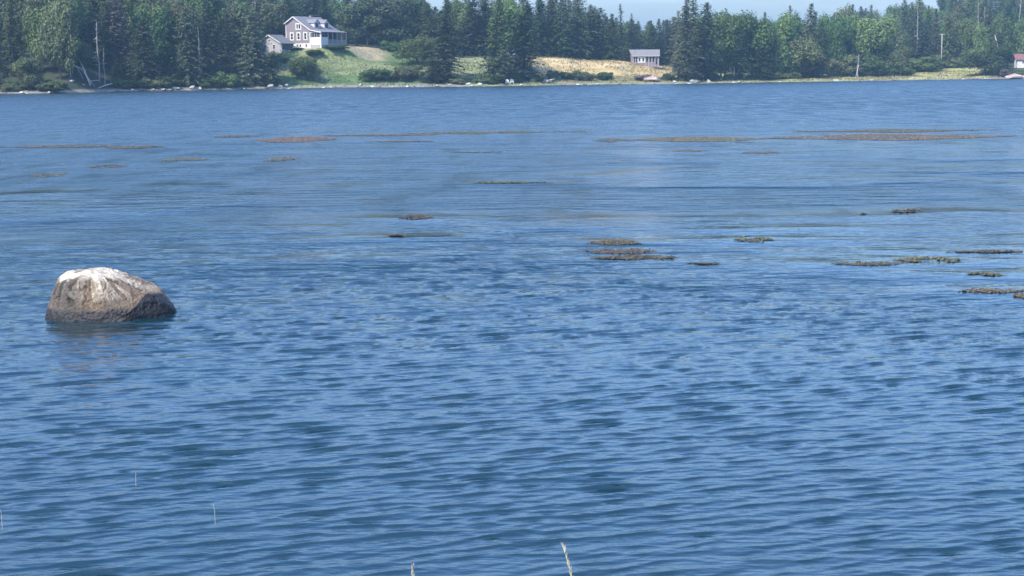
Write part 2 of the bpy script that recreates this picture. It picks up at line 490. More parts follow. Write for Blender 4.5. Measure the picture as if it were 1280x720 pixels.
# wind waves: directions, lengths, heights
NW = 170
lam = np.exp(rng.uniform(math.log(0.07), math.log(1.3), NW))
spread = np.where(lam > .3, 11, 16)
ang = np.radians(rng.normal(0, 1, NW) * spread - 90 + 17)     # heading toward the near bank
kx = 2 * np.pi / lam * np.cos(ang); ky = 2 * np.pi / lam * np.sin(ang)
ph = rng.uniform(0, 2 * np.pi, NW)
wgt = np.exp(-((np.log(lam) - math.log(.215)) / 0.78) ** 2)
slope = 0.140 * wgt / math.sqrt((wgt ** 2).sum() / 2)
amp = slope * lam / (2 * np.pi)
LEAN = 1.8
nc1, nc2, nc3 = VNoise(11), VNoise(12), VNoise(13)

def calm(x, y):
    """1 on ruffled water, lower on the slicks round the seaweed."""
    r = np.hypot(x, y)
    g = nc1.fbm(x / 13.0 + 3.3, y / 9.0, 4)
    patches = 0.38 + 1.02 * sstep(.38, .60, g)
    mid = sstep(22, 33, r) * (1 - sstep(80, 92, r))
    near = 1 - mid
    c = patches * mid + near * (0.85 + .3 * nc2.fbm(x / 6, y / 5, 2))
    return c

def slicks(x, y):
    s = np.ones_like(x)
    for p0, p1, py, dep, dens, _ in WEEDS:
        a = on_z(p0, py); b = on_z(p1, py)
        cx, cy = (a.x + b.x) / 2, (a.y + b.y) / 2; hw = abs(b.x - a.x) / 2
        if cy > 60: continue
        dx = np.maximum(np.abs(x - cx) - hw, 0); dy = np.abs(y - cy)
        s = np.minimum(s, 0.6 + .4 * sstep(.2, 1.7, np.hypot(dx * .6, dy)))
    return s

def waves(x, y, spacing):
    """height, horizontal shifts and how much of the ripple the mesh cannot carry"""
    z = np.zeros_like(x); sx = np.zeros_like(x); sy = np.zeros_like(x)
    kept = np.zeros_like(x); tot = (slope ** 2).sum()
    for i in range(NW):
        f = sstep(1.5, 2.8, lam[i] / spacing)
        p = kx[i] * x + ky[i] * y + ph[i]
        z += f * amp[i] * np.cos(p)
        s = f * amp[i] * np.sin(p) * 1.0
        kk = math.hypot(kx[i], ky[i])
        s -= f * amp[i] * np.cos(p) * LEAN          # fronts steeper than backs
        sx -= s * kx[i] / kk; sy -= s * ky[i] / kk
        kept += f * slope[i] ** 2
    c = calm(x, y) * slicks(x, y)
    grp = 0.75 + .5 * nc3.fbm(x / 2.2, y / 1.6, 2)
    c2 = c * grp
    lost = np.sqrt(np.clip(1 - kept / tot, 0, 1))
    return z * c2, sx * c2, sy * c2, lost, c

def row_spacing(r): return np.maximum(r * r / (EYE * FPX) * np.where(r < 48, .85, 1.25), 0.012)

def wave_z(x, y):
    x = np.atleast_1d(np.asarray(x, float)); y = np.atleast_1d(np.asarray(y, float))
    return waves(x, y, row_spacing(np.hypot(x, y)))[0]

def build_water():
    rows = [5.0]
    while rows[-1] < 620:
        rows.append(rows[-1] + (float(row_spacing(rows[-1])) if rows[-1] > 9.2 else .05) * (1 if rows[-1] < 150 else 1.6))
    rr = np.array(rows + [700, 900, 1300, 2000, 2900])
    side = [25.0]; st_ = .048
    while side[-1] < 180: side.append(min(side[-1] + st_, 180)); st_ = min(st_ * 1.09, 4.0)
    side = np.radians(side[1:])
    th = np.concatenate([-side[::-1], np.radians(np.linspace(-25, 25, 921)), side])
    A, Rr = np.meshgrid(th, rr)
    X = Rr * np.sin(A); Y = Rr * np.cos(A)
    dth = np.gradient(th)[None, :] * Rr
    drr = np.gradient(rr)[:, None] + 0 * X
    Z, DX, DY, lost, c = waves(X.ravel(), Y.ravel(), np.maximum(drr, dth).ravel())
    V = np.stack([X.ravel() + DX, Y.ravel() + DY, Z], -1)
    nx, ny = len(th), len(rr)
    idx = np.arange(nx * ny).reshape(ny, nx)
    f = np.stack([idx[:-1, :-1], idx[1:, :-1], idx[1:, 1:], idx[:-1, 1:]], -1).reshape(-1, 4)
    print('water quads', len(f))
    # water surface
    mt, n, l, p = mat_new('sea_water')
    geo = n.new('ShaderNodeNewGeometry')
    la = n.new('ShaderNodeAttribute'); la.attribute_name = 'ripple_left'
    ca = n.new('ShaderNodeAttribute'); ca.attribute_name = 'ruffle'
    def noise(scale, stretch, detail, rot=14):
        mp_ = n.new('ShaderNodeMapping'); mp_.inputs['Rotation'].default_value = (0, 0, -R(rot)); mp_.inputs['Scale'].default_value = stretch
        nz_ = n.new('ShaderNodeTexNoise'); nz_.inputs['Scale'].default_value = scale; nz_.inputs['Detail'].default_value = detail
        nz_.inputs['Roughness'].default_value = .55
        l.new(geo.outputs['Position'], mp_.inputs['Vector']); l.new(mp_.outputs['Vector'], nz_.inputs['Vector'])
        return nz_
    fine = noise(12.0, (.32, 1, 1), 4, 10)       # ripples of a hand's width
    wide = noise(1.5, (.32, 1, 1), 4, 6)      # chop, where the mesh is too coarse for it
    def math2(op, a, b):
        q = n.new('ShaderNodeMath'); q.operation = op
        for i, s in enumerate((a, b)):
            if isinstance(s, (int, float)): q.inputs[i].default_value = s
            else: l.new(s, q.inputs[i])
        return q.outputs[0]
    hf = math2('MULTIPLY', math2('MULTIPLY', fine.outputs['Fac'], .010), ca.outputs['Fac'])
    hw = math2('MULTIPLY', math2('MULTIPLY', math2('MULTIPLY', wide.outputs['Fac'], .44), la.outputs['Fac']), ca.outputs['Fac'])
    bp = n.new('ShaderNodeBump'); bp.inputs['Distance'].default_value = 1.0
    long_ = noise(.30, (.55, 1, 1), 2, 3)
    hl = math2('MULTIPLY', math2('MULTIPLY', math2('MULTIPLY', long_.outputs['Fac'], .8), la.outputs['Fac']), ca.outputs['Fac'])
    edge = noise(3.0, (.26, 1, 1), 3, 11)      # small sharp crests
    he = math2('MULTIPLY', math2('MULTIPLY', math2('ABSOLUTE', math2('SUBTRACT', edge.outputs['Fac'], .5), 0), -.03), ca.outputs['Fac'])
    l.new(math2('ADD', math2('ADD', math2('ADD', hf, hw), hl), he), bp.inputs['Height'])
    l.new(bp.outputs['Normal'], p.inputs['Normal'])
    p.inputs['Base Color'].default_value = (0.006, 0.027, 0.037, 1)
    fr = n.new('ShaderNodeAttribute'); fr.attribute_name = 'fine_chop'
    gust = noise(.5, (1.0, .30, 1), 4, 4)      # cat's paws: rougher and smoother spots
    gm = n.new('ShaderNodeMapRange'); gm.inputs['From Min'].default_value = .36; gm.inputs['From Max'].default_value = .64
    gm.inputs['To Min'].default_value = .45; gm.inputs['To Max'].default_value = 1.5
    l.new(gust.outputs['Fac'], gm.inputs['Value'])
    l.new(math2('ADD', math2('MULTIPLY', math2('MULTIPLY', fr.outputs['Fac'], gm.outputs['Result']), ca.outputs['Fac']), .075), p.inputs['Roughness'])
    p.inputs['IOR'].default_value = 1.68
    me = mesh_np('bay_water', V, f, True, mt)
    rr_ = np.hypot(X, Y).ravel()
    for nm, arr in (('ripple_left', lost), ('ruffle', c), ('fine_chop', .0 + .105 * sstep(15, 45, rr_) + .175 * sstep(60, 180, rr_))):
        t = me.attributes.new(nm, 'FLOAT', 'POINT'); t.data.foreach_set('value', arr.astype(np.float32))
    tag(link('water', me), 'rippled blue water of the bay with light slicks between darker ruffled patches', kind='structure')
build_water()


# ================================================================== SEAWEED
WEED_MATS = [mat_leaf('olive_brown_seaweed', (.026, .022, .009), (.21, .165, .058), 0),
             mat_leaf('reddish_brown_seaweed', (.070, .054, .026), (.25, .190, .090), 0)]
for mm in WEED_MATS: mm.node_tree.nodes['Principled BSDF'].inputs['Roughness'].default_value = .4

def seaweed(p0, p1, py, dep, dens, label, k):
    g = np.random.default_rng(1000 + k)
    a, b = on_z(p0, py), on_z(p1, py)
    cx, cy, hw = (a.x + b.x) / 2, (a.y + b.y) / 2, abs(b.x - a.x) / 2
    dist = cy
    hd = dep / 2 * (2.4 if cy > 60 else 1.25) * cy * cy / (EYE * FPX)              # half depth on the water
    far = cy > 60
    size = .022 + .0010 * cy
    n = int(min(14000, max(300, dens * 1.3 * (hw * hd * 3.14) / (size * size) * .9)))
    # clumpy outline: cells kept by noise
    x = g.uniform(-1, 1, n * 4); y = g.uniform(-1, 1, n * 4)
    nn = VNoise(500 + k)
    env = (1 - np.abs(x) ** 1.6) * (.15 + 1.25 * nn(x * hw / (hd * 1.5 + .2) * 1.0 + 40, 0 * x))
    keep = (np.abs(y) < env) & (nn.fbm(x * hw / (.22 + .012 * cy) + 9, y * hd / (.10 + .016 * cy), 3) > ((.50 if far else .62) - .25 * dens))
    x, y = x[keep][:n], y[keep][:n]; n = len(x)
    X = x * hw; Y = y * hd
    ln = size * g.uniform(.9, 3.0, n); wd = size * g.uniform(.16, .4, n)
    th = g.normal(0, .6, n) + g.integers(0, 2, n) * np.pi
    dx, dy = np.cos(th), np.sin(th) * .8
    zb = wave_z(cx + X, cy + Y) + g.uniform(.0, .02, n)
    lift = g.uniform(.2, 1.0, n) ** 2 * (size * (.25 if far else .45))
    # each frond: base pair, raised middle pair, tip
    px_, py_ = -dy, dx
    P = np.empty((n, 5, 3))
    for j, (s, w, h) in enumerate(((0, 1, 0), (0, -1, 0), (.5, 1.3, 1), (.5, -1.3, 1), (1, 0, .25))):
        P[:, j, 0] = X + dx * ln * s + px_ * wd * w
        P[:, j, 1] = Y + dy * ln * s + py_ * wd * w
        P[:, j, 2] = zb + lift * h + (-.008 if s == 0 else 0)
    base = np.arange(n)[:, None] * 5
    tris = np.concatenate([base + np.array(q) for q in ((0, 1, 3), (0, 3, 2), (2, 3, 4))])
    me = mesh_np('seaweed_patch', P.reshape(-1, 3), tris, False, WEED_MATS[1 if far else 0])
    o = link('seaweed_patch', me); o.location = (cx, cy, 0)
    return tag(o, label, 'seaweed', 'seaweed patches floating on the bay')
for k, w in enumerate(WEEDS): seaweed(*w, k)


# ================================================================== THE BOULDER
def build_boulder():
    c = on_z(134, 396); cx, cy = c.x, c.y + .25
    bm_me = bpy.data.meshes.new('t')
    import bmesh
    bm = bmesh.new(); bmesh.ops.create_icosphere(bm, subdivisions=7, radius=1)
    co = np.array([v.co[:] for v in bm.verts]); fc = np.array([[v.index for v in f.verts] for f in bm.faces]); bm.free()
    bpy.data.meshes.remove(bm_me)
    # supporting planes: normal and distance, metres; x right, y away, z up, origin at the waterline
    PL = [((-.93, -.15, .37), 1.03), ((-.97, -.1, .05), 1.02), ((-.75, -.66, .15), .98), ((-.45, .1, .9), 1.03), ((-.12, -.95, .16), .70), ((.25, -.96, .06), .72),
          ((-.08, -.66, .75), .84), ((.22, -.72, .66), .77), ((-.05, .0, 1), .815), ((.17, .0, .985), .715), ((.44, -.05, .90), .655), ((.60, -.45, .66), .80),
          ((.74, -.05, .67), .83), ((.97, -.1, .15), 1.08), ((.60, -.78, -.12), .80), ((.8, .6, .1), .95), ((0, 1, .1), .75), ((-.6, .8, .1), .85), ((.1, .75, .65), .80), ((0, 0, -1), .5)]
    d = co / np.linalg.norm(co, axis=1, keepdims=True)
    inv = np.zeros(len(d)); pw = 40.0
    for nrm, dist in PL:
        nv = np.array(nrm) / np.linalg.norm(nrm)
        inv += np.maximum(d @ nv, 0) ** pw / dist ** pw
    rad = inv ** (-1 / pw)
    P = d * rad[:, None]
    def n3d(p, s, seed):
        a = VNoise(seed); return (a.fbm(p[:, 0] * s + p[:, 2] * s * .37, p[:, 1] * s - p[:, 2] * s * .81, 4) + a.fbm(p[:, 2] * s + 7, (p[:, 0] - p[:, 1]) * s, 4)) / 2 - .5
    P = P + d * (n3d(P, 2.0, 31) * .13 + n3d(P, 6.5, 32) * .085 + n3d(P, 20, 33) * .035)[:, None]
    cg = np.random.default_rng(77)
    for _ in range(70):
        nv = cg.normal(0, 1, 3); nv[2] = abs(nv[2]) * .8; nv[1] = -abs(nv[1]) if cg.random() < .7 else nv[1]; nv /= np.linalg.norm(nv)
        dd = P @ nv; d0 = dd.max() - cg.uniform(.01, .055)
        ex = np.maximum(dd - d0, 0) * .9
        P = P - ex[:, None] * nv
    P = P + d * (n3d(P, 9, 43) * .06 + n3d(P, 28, 44) * .022)[:, None]
    # fissures run down from the crown
    az = np.arctan2(P[:, 1] + .05, P[:, 0] + .35)
    rr = np.hypot(P[:, 1] + .05, P[:, 0] + .35)
    vn = VNoise(40)
    wp = n3d(P, 3.0, 45) * 2.2
    ridg = np.abs(vn.fbm(az * 2.2 + rr * .9 + wp, rr * 2.0 + wp, 3) - .5) * 2
    crack = (1 - sstep(0, .10, ridg)) * sstep(.2, .5, rr) * sstep(.1, .4, P[:, 2])
    P = P - d * (crack * .035)[:, None]
    # chipped ledge low on the front right
    ledge = sstep(.05, .25, P[:, 0]) * sstep(.30, .18, P[:, 2]) if False else 0
    h = P[:, 2]
    # droppings: thick on the crown, running down in streaks
    st = vn.fbm(az * 5 + 3 + wp * 1.1, rr * 1.5 + 5 + wp * .6, 4)
    blotch = n3d(P, 5, 35) + .5
    top = h + .28 * (st - .5) + .25 * (blotch - .5)
    crown = sstep(.56, .66, top - .10 * np.clip(-P[:, 1], 0, 1))
    run = sstep(.50, .60, st) * sstep(.30, .62, h + .2 * (blotch - .5)) * sstep(-.75, -.3, P[:, 0])
    thin = vn.fbm(az * 13 + 9 + wp * .8, rr * 1.1 + wp * .3, 3)
    run2 = sstep(.54, .60, thin) * sstep(.22, .55, h + .25 * (blotch - .5)) * sstep(-.6, -.1, P[:, 0])
    guano = np.clip(np.maximum(np.maximum(crown, run * .8), run2 * .75), 0, 1) * sstep(.24, .4, h)
    guano *= 1 - .6 * sstep(.58, .66, thin) * (1 - crown)
    guano *= 1 - .8 * sstep(.53, .62, n3d(P, 7.5, 38) + .5) * sstep(-.2, -.5, P[:, 0])
    guano *= 1 - .55 * sstep(.52, .66, n3d(P, 16, 39) + .5)
    wet_shade = 1 - sstep(.15, .22, h + .20 * (n3d(P, 3, 36)) + .06 * n3d(P, 14, 46) - .20 * sstep(.45, .58, P[:, 0] - .25 * h) * (P[:, 1] < .2))  # wet band at the waterline, plus shade painted on the low right front facet
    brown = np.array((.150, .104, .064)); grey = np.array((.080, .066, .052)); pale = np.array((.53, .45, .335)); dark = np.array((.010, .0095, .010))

    w = sstep(.35, .65, n3d(P, 3.5, 37) + .5 + .15 * P[:, 0])[:, None]
    colr = grey * (1 - w) + brown * w
    colr *= (.72 + .6 * (n3d(P, 12, 41) + .5))[:, None]
    colr = colr * (1 - .78 * crack[:, None])
    colr = colr * (1 - guano[:, None]) + pale * guano[:, None]
    colr = colr * (1 - wet_shade[:, None] * .96) + dark * wet_shade[:, None] * .96
    mt, n, l, p = mat_new('boulder_stone')
    at = n.new('ShaderNodeAttribute'); at.attribute_name = 'stone_colour'
    tcn = n.new('ShaderNodeTexCoord')
    nz = n.new('ShaderNodeTexNoise'); nz.inputs['Scale'].default_value = 26; nz.inputs['Detail'].default_value = 6
    l.new(tcn.outputs['Object'], nz.inputs['Vector'])
    mr = n.new('ShaderNodeMapRange'); mr.inputs['From Min'].default_value = .3; mr.inputs['From Max'].default_value = .7
    mr.inputs['To Min'].default_value = .65; mr.inputs['To Max'].default_value = 1.25
    l.new(nz.outputs['Fac'], mr.inputs['Value'])
    vm = n.new('ShaderNodeVectorMath'); vm.operation = 'SCALE'
    l.new(at.outputs['Color'], vm.inputs[0]); l.new(mr.outputs['Result'], vm.inputs['Scale']); l.new(vm.outputs[0], p.inputs['Base Color'])
    wa = n.new('ShaderNodeAttribute'); wa.attribute_name = 'stone_roughness'
    l.new(wa.outputs['Fac'], p.inputs['Roughness'])
    bp = n.new('ShaderNodeBump'); bp.inputs['Distance'].default_value = .030
    l.new(nz.outputs['Fac'], bp.inputs['Height']); l.new(bp.outputs['Normal'], p.inputs['Normal'])
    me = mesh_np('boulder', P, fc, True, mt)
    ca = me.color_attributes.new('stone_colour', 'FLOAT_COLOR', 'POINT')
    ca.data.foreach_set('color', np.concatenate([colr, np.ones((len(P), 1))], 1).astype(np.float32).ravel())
    t = me.attributes.new('stone_roughness', 'FLOAT', 'POINT'); t.data.foreach_set('value', (.88 - .3 * wet_shade).astype(np.float32))
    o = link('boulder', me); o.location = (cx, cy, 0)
    s = 1.03
    o.scale = (s * .97, s, s * .93)
    tag(o, 'large brown boulder streaked white with bird droppings, standing in the water', 'boulder')
build_boulder()

# ================================================================== TREES
def tri_mesh(name, P, mat):
    """P: (n,3,3) loose triangles"""
    n = len(P)
    return mesh_np(name, P.reshape(-1, 3), np.arange(n * 3).reshape(n, 3), False, mat)

def spruce_mesh(seed, H=18.0, Rr=3.4, bare=.06, rag=.25, dense=1.0, power=.85):
    """whorls of sagging boughs carrying flat sprays"""
    g = np.random.default_rng(seed)
    tris = []; mb = MB()
    bend = g.normal(0, .15, 2)
    def axis(h): return np.array([bend[0] * (h / H) ** 2 * 2, bend[1] * (h / H) ** 2 * 2, h])
    mb.tube([axis(h) for h in np.linspace(-.4, H, 9)], list(np.linspace(.24, .015, 9)), 7)
    h = H * bare
    side = g.uniform(.75, 1.15, 8)            # the crown is fuller on some sides
    while h < H - .12:
        t = (h - H * bare) / (H * (1 - bare))
        prof = Rr * ((1 - t) ** power) * (.55 + .45 * min(1, t / .12)) * (1 - rag * .5 + rag * g.random())
        nb = max(3, int((5 + 4 * (1 - t)) * dense))
        a0 = g.uniform(0, 6.28)
        for i in range(nb):
            a = a0 + 6.283 * i / nb + g.normal(0, .25)
            L = max(.16, prof * side[int(a / .7854) % 8] * g.uniform(1 - rag * 1.5, 1.1))
            if g.random() < rag * .25: L *= .55
            rise = .35 * t - .18 * (1 - t)
            sag = g.uniform(.14, .30) * (1 - t * .7)
            ns = max(2, int(L / .30))
            d = np.array([math.cos(a), math.sin(a), 0]); q = np.array([-d[1], d[0], 0])
            base = axis(h)
            for s_ in range(ns):
                f = (s_ + g.random()) / ns
                f = .12 + .88 * f
                p = base + d * L * f + np.array([0, 0, L * (rise * f - sag * f * f * 1.6 + .10 * f ** 4)])
                p = p + g.normal(0, .07, 3)
                w = .50 * (1.15 - .55 * f) * (.6 + .4 * min(1, L)) ; ln = g.uniform(.38, .75) * (.6 + .4 * min(1, L))
                for sg in (-1, 1):
                    out = d * g.uniform(.4, .9) + q * sg * g.uniform(.5, 1.0) + np.array([0, 0, -g.uniform(.05, .55)])
                    out /= np.linalg.norm(out)
                    sidev = np.cross(out, [0, 0, 1]); sidev /= max(1e-6, np.linalg.norm(sidev))
                    sidev = sidev + np.array([0, 0, g.normal(0, .35)])
                    tris.append((p - sidev * w * .4, p + sidev * w * .4, p + out * ln))
                if g.random() < .6:
                    tris.append((p + q * .16, p - q * .16, p + np.array([0, 0, -g.uniform(.25, .6)]) + d * .08))
            if L > 1.2 and g.random() < .5:
                mb.tube([base, base + d * L * .5 + np.array([0, 0, L * (rise * .5 - sag * .4)])], [.035, .012], 3)
        h += (.34 + .12 * (1 - t)) * (1.25 - .25 * dense) * g.uniform(.7, 1.3)
    top = axis(H)
    tris += [(top + np.array([.05, 0, -.6]), top + np.array([-.05, 0, -.6]), top + np.array([0, 0, .25])), (top + np.array([0, .05, -.6]), top + np.array([0, -.05, -.6]), top + np.array([0, 0, .25]))]
    return tri_mesh('crown', np.array(tris), M['spruce']), mb.mesh('trunk', M['bark'], True)

def broad_mesh(seed, H=14.0, Rr=4.0, low=.15, lobes=22, leaf=.34, per=300, flat=1.0, sparse=0.0):
    """limbs ending in separate clumps of leaves"""
    g = np.random.default_rng(seed)
    mb = MB(); P = []
    mb.tube([(0, 0, -.4), (.1, .05, H * .25), (-.1, .1, H * .5), (.05, 0, H * .8)], [H * .017, H * .013, H * .009, H * .003], 7)
    cz = H * (1 + low) / 2; hz = H * (1 - low) / 2
    for i in range(lobes):
        v = g.normal(0, 1, 3); v /= np.linalg.norm(v)
        v[2] = 1 - 2 * (i + .5) / lobes if i > 4 else v[2]
        rad = g.uniform(.45, .86) if i > 4 else g.uniform(0, .4)
        ctr = np.array([v[0] * Rr * rad, v[1] * Rr * rad, cz + v[2] * hz * rad])
        # crowns are widest below the middle
        k = 1.15 - .55 * max(0, (ctr[2] - cz) / hz)
        ctr[:2] *= k
        s = Rr * g.uniform(.26, .46) * (1 if i > 4 else 1.3)
        mb.tube([(0, 0, min(ctr[2] * .6, H * .55)), tuple(ctr * np.array([.5, .5, .8])), tuple(ctr)], [H * .006, H * .004, .015], 4)
        n = int(per * (s / (Rr * .33)) ** 2)
        d = g.normal(0, 1, (n, 3)); d /= np.linalg.norm(d, axis=1, keepdims=True)
        r = s * g.uniform(.55, 1.12, (n, 1)) * (1 + .22 * np.sin(d[:, :1] * 5 + i) * np.cos(d[:, 1:2] * 6 - i))
        c = ctr + d * r * np.array([1, 1, flat * max(.8, min(1.5, H / Rr / 3))])
        nrm = d + g.normal(0, .55, (n, 3)) + np.array([0, 0, .25]); nrm /= np.linalg.norm(nrm, axis=1, keepdims=True)
        t1 = np.cross(nrm, g.normal(0, 1, (n, 3))); t1 /= np.linalg.norm(t1, axis=1, keepdims=True); t2 = np.cross(nrm, t1)
        sz = leaf * g.uniform(.5, 1.2, (n, 1))
        P.append(np.stack([c - t1 * sz * .6 - t2 * sz * .4, c + t1 * sz * .6 - t2 * sz * .35, c + t2 * sz * .75], 1))
    P = np.concatenate(P)
    if sparse: P = P[g.random(len(P)) > sparse]
    return tri_mesh('crown', P, M['leaf']), mb.mesh('trunk', M['bark'], True)

def bare_mesh(seed, H=12.0, Rr=1.8, n=46, lean=0.0):
    g = np.random.default_rng(seed); mb = MB(); br = MB()
    ax = lambda h: Vector((lean * h + .15 * math.sin(h * .5 + seed), .1 * math.sin(h * .7), h))
    mb.tube([ax(h) for h in np.linspace(-.3, H, 10)], list(np.linspace(.20, .05, 10)), 7)
    for i in range(n):
        h = H * g.uniform(.25, .98); a = g.uniform(0, 6.28); L = Rr * (1.15 - h / H) * g.uniform(.4, 1.2)
        b = ax(h); d = Vector((math.cos(a), math.sin(a), g.uniform(-.25, .35)))
        br.tube([b, b + d * L * .5, b + d * L + Vector((0, 0, -.1 * L))], [.045, .03, .012], 3)
        for k in range(3):
            s_ = b + d * L * g.uniform(.3, .9); e = Vector((g.normal(), g.normal(), g.normal() * .5)) * .35 * L * .5
            br.tube([s_, s_ + e], [.02, .01], 3)
    return br.mesh('branches', M['bark_pale'], False), mb.mesh('trunk', M['bark_pale'], True)

PROTO = {
    'spruce': [spruce_mesh(100 + i, 18, 3.6, .04, r_, 1.0, p_) for i, (r_, p_) in enumerate(((.2, .62), (.3, .7), (.25, .55), (.35, .66), (.3, .6)))],
    'wide': [spruce_mesh(120 + i, 16, 4.6, .02, .32, 1.15, .5) for i in range(3)],
    'thin': [spruce_mesh(140 + i, 18, 2.3, .22, .55, .62, .6) for i in range(3)],
    'broad': [broad_mesh(160 + i, 14, 4.2, .04, 34, .34, 300) for i in range(4)],
    'pine': [broad_mesh(180 + i, 16, 5.0, .04, 48, .34, 260, .7) for i in range(2)],
    'shrub': [broad_mesh(200 + i, 4.0, 2.6, -.05, 22, .26, 300, .8) for i in range(4)],
    'airy': [broad_mesh(220 + i, 13, 3.2, .12, 30, .34, 200, 1.0, .3) for i in range(3)],
}
NOMINAL = {'spruce': (18, 3.6), 'wide': (16, 4.6), 'thin': (18, 2.3), 'broad': (14, 4.3), 'pine': (16, 5.3), 'shrub': (4.0, 2.8), 'airy': (13, 3.3)}
NAMES = {'spruce': 'spruce_tree', 'wide': 'spruce_tree', 'thin': 'sparse_tree', 'broad': 'leafy_tree', 'pine': 'pine_tree', 'shrub': 'shrub', 'airy': 'leafy_tree'}
_count = [0]

def plant(px, t, top, width, kind, mat, label, group=None, height=None):
    """px: column in the photo, t: metres behind the waterline, top: image row of its tip, width: in px"""
    # find the ground point on this bearing
    d = ray(px, 100); kxy = d.x / d.y
    Y = 400.0
    for _ in range(12): Y = float(shore_y(kxy * Y)) + t
    X = kxy * Y
    gz = float(ground_z(X, Y))
    if height is None:
        height = at_y(px, top, Y).z - gz
    if kind in ('broad', 'airy', 'pine'): height *= 1.09
    height = max(height, .8)
    Rw = width / FPX * Y / 2
    k = _count[0]; _count[0] += 1
    H0, R0 = NOMINAL[kind]
    crown, trunk = PROTO[kind][k % len(PROTO[kind])]
    e = empty(NAMES[kind], (X, Y, gz - .15), random.uniform(0, 6.28))
    sxy = Rw / R0
    e.scale = (sxy, sxy, height / H0)
    c = link('crown', crown, e)
    c.material_slots[0].link = 'OBJECT'; c.material_slots[0].material = M[mat]
    link('trunk', trunk, e)
    tag(e, label, 'shrub' if kind == 'shrub' else 'tree', group)
    return e

def mat_name(m_):
    return {'spruce': 'dark green', 'spruce_grey': 'grey green', 'spruce_blue': 'blackish green', 'leaf': 'green', 'leaf_light': 'light green', 'leaf_olive': 'olive', 'leaf_dark': 'deep green', 'dead': 'dead brown'}[m_]

